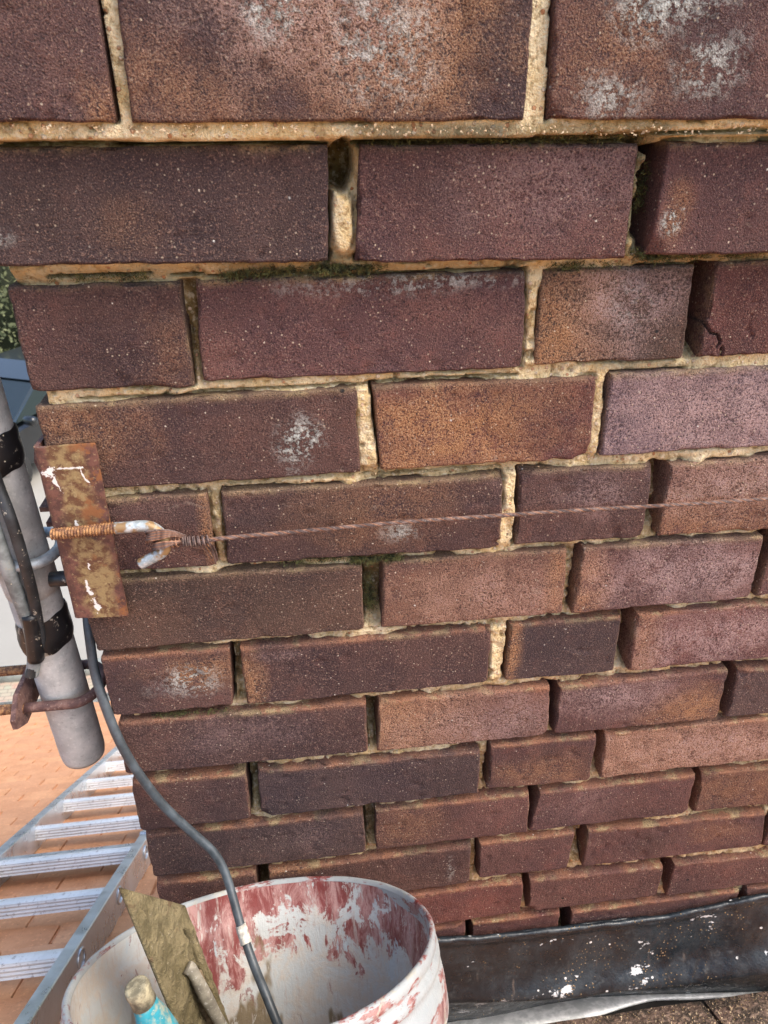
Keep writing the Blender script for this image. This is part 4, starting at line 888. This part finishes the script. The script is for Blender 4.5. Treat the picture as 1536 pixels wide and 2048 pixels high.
def m_bucket(name, inside):
    t = MT(name, .42); o = t.sep(); n1 = t.noise(9, 4, .6); n2 = t.noise(32, 5, .7, dist=.6); n3 = t.noise(120, 5, .7); n4 = t.noise(320, 3)
    c = t.mix(t.ramp(n1, .35, .65), (.47, .50, .50), (.56, .58, .56)); z = o[2]
    s2_ = t.noise(55, 5, .8, stretch=(1, 1, .4), dist=.8)
    if inside:
        hgt = t.ramp(z, HB*.56, HB*.86)
        back = t.ramp(t.math('ADD', o[1], t.math('MULTIPLY', o[0], .55)), -.06, .06)
        film = t.ramp(n3, .34, .58, .25, .9)
        c = t.mix(t.math('MULTIPLY', film, t.ramp(n2, .40, .55)), c, (.54, .48, .41))
        k = t.math('MULTIPLY', t.math('MULTIPLY', hgt, back), 1); th = t.math('SUBTRACT', .74, t.math('MULTIPLY', k, .265))
        mix_ = t.math('ADD', t.math('ADD', t.math('MULTIPLY', n2, .45), t.math('MULTIPLY', n1, .30)), t.math('MULTIPLY', t.noise(75, 5, .75, stretch=(1, 1, .3)), .25)); df = t.math('SUBTRACT', mix_, th)
        rd = t.mix(t.ramp(t.noise(70, 5, .75, stretch=(1, 1, .35), dist=.6), .40, .62), (.21, .05, .046), (.45, .26, .24))
        c = t.mix(t.ramp(df, -.020, .012), c, rd)
        c = t.mix(t.math('MULTIPLY', t.ramp(t.noise(24, 5, .72, stretch=(1.3, 1, .5)), .62, .66), t.ramp(back, .1, .6)), c, (.48, .54, .56))
        cm = t.math('MULTIPLY', t.ramp(t.noise(11, 4, .65, stretch=(1.2, 1.2, .5)), .57, .62), t.ramp(back, .1, .7)); c = t.mix(cm, c, t.mix(n3, (.14, .10, .06), (.30, .24, .15)))
        low = t.ramp(t.math('ADD', z, t.math('MULTIPLY', t.math('SUBTRACT', n2, .5), .12)), HB*.55, HB*.25); c = t.mix(t.math('MULTIPLY', low, .8), c, t.mix(t.ramp(s2_, .38, .62), (.26, .20, .13), (.60, .54, .44)))
        fl_ = t.math('MULTIPLY', t.ramp(n2, .66, .69), t.ramp(back, .9, .4)); c = t.mix(fl_, c, (.17, .03, .03))
    else:
        bandk = t.ramp(t.noise(26, 5, .72, stretch=(.6, .6, 2.4)), .53, .58); up = t.ramp(z, HB*.72, HB*.93)
        c = t.mix(t.math('MULTIPLY', bandk, up), c, t.mix(t.ramp(n3, .4, .6), (.26, .045, .04), (.50, .28, .25)))
        c = t.mix(t.math('MULTIPLY', t.ramp(n2, .60, .66), .8), c, (.60, .56, .45)); c = t.mix(t.ramp(n4, .66, .72, 0, .5), c, (.42, .36, .26))
    s1 = t.noise(140, 4, .75, stretch=(1.2, 1.2, .12), dist=.2); s2 = t.noise(60, 5, .8, stretch=(1, 1, .35), dist=1.2)
    if inside:
        c = t.mix(t.math('MULTIPLY', t.ramp(s1, .56, .64, 0, .75), t.ramp(s2, .40, .55)), c, (.46, .40, .36))
        c = t.mix(t.math('MULTIPLY', t.ramp(s2, .60, .64, 0, .8), t.ramp(back, .1, .6)), c, (.50, .49, .45))
        c = t.mix(t.math('MULTIPLY', t.ramp(s2, .40, .36, 0, .7), t.math('MULTIPLY', t.ramp(n1, .45, .55), t.ramp(back, .1, .6))), c, (.20, .05, .045))
    else:
        c = t.mix(1, c, (.66, .68, .70), 'MULTIPLY')
    t.col(c); t.bump(t.math('ADD', t.math('ADD', t.math('MULTIPLY', n2, .8), t.math('MULTIPLY', s2, .6)), t.math('MULTIPLY', n3, .5)), .0016, .8); t.rough(t.ramp(n3, .35, .65, .32, .62)); return t.m
M_BI, M_BO = m_bucket('bucket_inside', True), m_bucket('bucket_outside', False)
sl = .014/.34; ri = lambda z: RB-.006-(HB-z)*.085
V, F = revolve([(.002, .004)]+[(r_, .004) for r_ in (.04, .08, ri(.004)-.006)]+[(ri(.004)-.001, .007)]+[(ri(z), z) for z in np.linspace(.014, HB-.030, 22)]+[(ri(HB-.03)+.0012, HB-.028), (ri(HB-.02)+.0012, HB-.014), (RB-.0062, HB-.004)])
F = [f[::-1] for f in F]
part('inner_wall', V, F, M_BI, buck, local=True, centre=False)
V, F = revolve([(RB-.0062, HB-.004), (RB-.005, HB-.001), (RB-.0035, HB), (RB-.0015, HB-.0006), (RB, HB-.003), (RB+.0003, HB-.008), (RB-.0012, HB-.010), (RB-.0012, HB-.013), (RB+.0014, HB-.015), (RB+.0018, HB-.020), (RB-.0008, HB-.023), (RB-.0005, HB-.028), (RB+.0022, HB-.031), (RB+.0034, HB-.040), (RB+.0038, HB-.058), (RB+.0028, HB-.0605), (RB+.0005, HB-.060), (RB-.006, HB-.040), (RB-.006, HB-.004)], 144, .009, 4); V[:, 2] += .0012*fbm(V, 22, 3, 8)
F = [f[::-1] for f in F]
part('rim', V, F, M_BO, buck, local=True, centre=False)
V, F = revolve([(RB-.0065, HB-.045), (ri(HB-.07)+.004, HB-.075)]+[(ri(z)+.003, z) for z in np.linspace(HB-.09, .012, 10)]+[(ri(.01)-.002, .0), (.002, 0)]); F = [f[::-1] for f in F]
part('outer_wall', V, F, M_BO, buck, local=True, centre=False)
# dried mortar lying in the bucket
V, F = revolve([(.001, .034), (.03, .040), (.06, .034), (.09, .044), (ri(.05)-.001, .052)], 80); V[:, 2] += .012*fbm(V, 30, 3, 3)
part('residue', V, [f[::-1] for f in F], m_plain('dried_mortar', (.30, .25, .17), .95, 0, .3, 80, .003), buck, local=True, centre=False)

# ------------------------------------------------------------------ trowel standing in the bucket
tr = thing('trowel', tuple(at(300, 1800, .60)), 'mortar caked steel trowel with turquoise handle standing in the bucket', 'trowel')
A0, A1 = at(240, 1775, .520), at(370, 1811, .600); Bd = at(352, 2048, .565)-A0; Bd /= np.linalg.norm(Bd)
wv = A1-A0; wv -= Bd*np.dot(wv, Bd); A1e = at(475, 2030, .64); nrm = np.cross(Bd, wv); nrm /= np.linalg.norm(nrm)
if np.dot(nrm, CAM-A0) < 0: nrm = -nrm
Lb = .27; nu, nv = 60, 110; UU, VV = np.meshgrid(np.linspace(0, 1, nu), np.linspace(0, 1, nv), indexing='ij')
tv_ = A1-A0
Pb = A0+UU[..., None]*tv_+(VV[..., None]*Lb)*Bd
flat = Pb.reshape(-1, 3); msk = fbm(flat, 60, 3, 12); edge = np.minimum(np.minimum(UU, 1-UU).ravel()*.1, VV.ravel()*Lb)
crust = (.0007+.0026*np.clip(msk+.25, 0, 1)+.0020*fbm(flat, 180, 3, 13)+.003*np.clip(fbm(flat, 90, 2, 17)-.3, 0, 1))*sstep(.0, .003, edge)
front = flat+nrm*np.maximum(crust, .0002)[:, None]; backp = flat-nrm*.0016
I = np.arange(nu*nv).reshape(nu, nv); F = np.stack([I[:-1, :-1], I[1:, :-1], I[1:, 1:], I[:-1, 1:]], -1).reshape(-1, 4); off = nu*nv
ed = [(I[i, 0], I[i+1, 0], I[i+1, 0]+off, I[i, 0]+off) for i in range(nu-1)]+[(I[i, -1], I[i+1, -1], I[i+1, -1]+off, I[i, -1]+off) for i in range(nu-1)]+[(I[0, j], I[0, j+1], I[0, j+1]+off, I[0, j]+off) for j in range(nv-1)]+[(I[-1, j], I[-1, j+1], I[-1, j+1]+off, I[-1, j]+off) for j in range(nv-1)]
t = MT('caked_mortar', .95); n1 = t.noise(45, 4, .6); n2 = t.noise(240, 4, .7); c = t.mix(t.ramp(n1, .35, .65), (.15, .12, .055), (.29, .235, .125)); c = t.mix(t.ramp(n2, .42, .28, 0, .7), c, (.09, .065, .03)); c = t.mix(t.ramp(n2, .58, .72, 0, .5), c, (.52, .45, .30))
t.col(t.mix(t.ramp(t.noise(30, 4, .7), .60, .68, 0, .7), c, (.16, .09, .045))); t.bump(t.math('ADD', n1, t.math('MULTIPLY', n2, 1.6)), .004, 1); M_CAKE = t.m
part('blade', np.r_[front, backp], np.concatenate([F, F[:, ::-1]+off, np.array(ed)]), M_CAKE, tr)
wl_ = np.linalg.norm(tv_); wu = tv_/wl_
def bp(u, v, h): return A0+tv_*u+Bd*v+nrm*h
b = MB(); Mt = [(-.010, 0), (-.0085, .006), (-.004, .009), (.004, .009), (.0085, .006), (.010, 0)]
b.prism(Mt, .078, .25, lambda u, h, w_: tuple(bp(.60+.0, w_, h+.001)+wu*u)); b.build('tang', m_rust('tang_rust', (.13, .085, .045), (.27, .20, .11), 150, .0015), tr)
b = MB(); b.prism([(-.004, 0), (-.003, .005), (.001, .007), (.004, .004), (.005, 0)], .030, .25, lambda u, h, w_: tuple(bp(.80, w_, h+.001)+wu*(u+.0015*math.sin(w_*90)))); b.build('tang', M_CAKE, tr)
Ps = cat([bp(.50, .076, .004), bp(.50, .082, .008), bp(.48, .11, .012), bp(.46, .15, .018), bp(.43, .21, .026)], 8); part('shank', *tube(Ps, [.0050+.0004*math.sin(i*.5) for i in range(len(Ps))], 12), m_galv('shank_steel', (.20, .18, .14), (.36, .33, .26), .6, .2, .5, 60), tr)
H0, H1 = at(276, 1980, .475), at(400, 2230, .52); hd = (H1-H0); L_ = np.linalg.norm(hd); hd /= L_
Hh = [H0+hd*s_ for s_ in (0, .002, .006, .012, .02, .03, .045, .07, .10)]; hr = [.0072, .0074, .0078, .0078, .0090, .0112, .0128, .0134, .0125]
part('handle', *tube(Hh, hr, 24), m_plain('turquoise_plastic', (.035, .27, .33), .42, 0, .15, 60, .0005, .9, (.42, .38, .25)), tr)
Hh = [H0-hd*.004, H0-hd*.0038, H0-hd*.001, H0+hd*.002, H0+hd*.003, H0+hd*.012]; part('end_cap', *tube(Hh, [.0062, .0078, .0084, .0084, .0078, .0082], 24), m_plain('cap_cement', (.25, .22, .14), .9, 0, .35, 150, .0015, .3, (.2, .17, .1)), tr)

# ------------------------------------------------------------------ loose cable running down into the bucket
cb = thing('loose_cable', tuple(wall(300, 1580, -.01)), 'slate grey cable hanging from the bracket down into the bucket', 'cable')
def cp(x, y, Y): return wall(x, y, Y)
CP = [cp(172, 1180, .05), cp(174, 1225, .035), cp(180, 1280, .022), cp(190, 1345, .012), cp(210, 1410, .002), cp(240, 1484, -.008), cp(278, 1548, -.012), cp(330, 1614, -.014), cp(390, 1670, -.018), cp(428, 1706, -.024), cp(450, 1745, -.034), cp(466, 1795, -.050), cp(484, 1860, -.072), cp(506, 1925, -.095), cp(530, 1985, -.118), cp(556, 2050, -.140), cp(585, 2120, -.160)]
Pc = cat(CP, 10); part('sheath', *tube(Pc, .0041*(1+.015*fbm(Pc, 60, 2, 3)), 16), M_CABD, cb)
Pd = cat([cp(481, 1850, -.069), cp(486, 1866, -.074), cp(493, 1888, -.082)], 14); part('mortar_daub', *tube(Pd, .0052+.0010*fbm(Pd, 220, 2, 8), 18), m_plain('daub', (.52, .50, .44), .95, 0, .3, 160, .001, .3), cb)

# ------------------------------------------------------------------ car on the drive
t = MT('car_paint', .32, 0); t.b.inputs['Coat Weight'].default_value = .8; t.col((.006, .008, .010)); M_CAR = t.m
t = MT('car_glass', .04, 0); t.col((.02, .03, .035)); t.b.inputs['Specular IOR Level'].default_value = .9; M_GL = t.m
car = thing('parked_car', (-5.0, 10.9, GZ), 'dark blue car parked on the drive, glimpsed left of the chimney', 'car')
CXc = -4.62; W2 = .88
def carpart(name, prof, hw, mat, taper=0): # side profile along y,z lofted across x
    secs = [(-1, .86), (-.93, .97), (-.7, 1), (0, 1.01), (.7, 1), (.93, .97), (1, .86)]; V = []; n = len(prof); F = []
    cz = np.mean([p[1] for p in prof])
    for (sx, sc) in secs:
        for (y, z) in prof: V.append((CXc+sx*hw*(1-taper*max(0, z-.8)), y*1.0+(1-sc)*(10.9-y)*.25, GZ+cz+(z-cz)*sc))
    for k_ in range(len(secs)-1):
        for i in range(n): F.append((k_*n+i, k_*n+(i+1) % n, (k_+1)*n+(i+1) % n, (k_+1)*n+i))
    F += [tuple(range(n-1, -1, -1)), tuple((len(secs)-1)*n+i for i in range(n))]
    return part(name, V, F, mat, car, smooth=False)
body = carpart('body', [(8.95, .30), (8.85, .52), (8.92, .72), (9.2, .82), (9.95, .92), (11.9, .95), (12.9, .92), (13.05, .6), (13.0, .30)], W2, M_CAR)
carpart('windows', [(9.9, .93), (10.6, 1.36), (11.2, 1.42), (12.0, 1.38), (12.75, .95)], W2*.93, M_GL, .22)
carpart('roof', [(10.62, 1.375), (11.2, 1.435), (12.0, 1.395), (12.0, 1.42), (11.2, 1.465), (10.6, 1.40)], W2*.93, M_CAR, .24)
for wy in (9.65, 12.25):
    for sx in (-1, 1):
        V, F = revolve([(.02, -.1), (.30, -.1), (.32, -.08), (.32, .08), (.30, .1), (.02, .1)], 28)
        Vw = np.c_[CXc+sx*(W2-.09)+V[:, 2], wy+V[:, 0], GZ+.32+V[:, 1]]; wh_ = part('wheel', Vw, F, m_plain('tyre_rubber', (.02, .02, .02), .8), car)
        V, F = revolve([(.01, 0), (.05, .012), (.19, .004), (.20, -.01)], 24); Vw = np.c_[CXc+sx*(W2+.012+V[:, 2]), wy+V[:, 0], GZ+.32+V[:, 1]]; part('rim', Vw, F, M_ALU, wh_)
for sx in (-1, 1):
    b = MB(); b.box((CXc+sx*.68-.17, 8.84, GZ+.60), (CXc+sx*.68+.17, 9.02, GZ+.74), .03); b.build('headlight', m_plain('lamp_glass', (.75, .78, .8), .1, 0, .05), car)
    b = MB(); b.box((CXc+sx*.84-.06, 8.90, GZ+.74), (CXc+sx*.84+.07, 9.10, GZ+.80), .015); b.build('indicator', m_plain('amber_lens', (.85, .42, .03), .2, 0, .05), car)
    b = MB(); b.box((CXc+sx*.98-.10, 10.0, GZ+.94), (CXc+sx*.98+.10, 10.12, GZ+1.07), .03); b.build('mirror', M_CAR, car)
b = MB(); b.box((CXc-.5, 8.845, GZ+.40), (CXc+.5, 8.87, GZ+.56), .008); b.build('grille', m_plain('grille_black', (.01, .01, .01), .4), car)

# ------------------------------------------------------------------ hedge behind the car
hd_ = thing('hedge', (-7, 16.2, GZ), 'blurred green hedge along the far side of the drive', 'hedge')
N_ = 30000; cpt = np.c_[rng.uniform(-16, 4, N_), rng.normal(16.0, .45, N_), GZ+rng.uniform(.05, 3.2, N_)]
cpt[:, 1] += .5*fbm(cpt, .6, 2, 5); dd = rng.normal(0, 1, (N_, 3)); dd /= np.linalg.norm(dd, axis=1)[:, None]; ss = np.cross(dd, rng.normal(0, 1, (N_, 3))); ss /= np.linalg.norm(ss, axis=1)[:, None]
lz = rng.uniform(.03, .08, N_)[:, None]; V = np.stack([cpt-ss*lz*.5, cpt-dd*lz, cpt+ss*lz*.5, cpt+dd*lz], 1).reshape(-1, 3); F = np.arange(N_*4).reshape(-1, 4)
t = MT('hedge_leaf', .7); t.col(t.mix(t.noise(1.2, 4, .6), (.07, .085, .035), (.24, .26, .13))); o = part('foliage', V, F, t.m, hd_, smooth=False)
b = MB(); b.box((-16, 15.9, GZ-.02), (4, 16.5, GZ+2.9)); b.build('branches', m_plain('hedge_core', (.035, .04, .02), .95), hd_)
car.rotation_euler = (0, 0, math.radians(-24)); car.location.x += .15
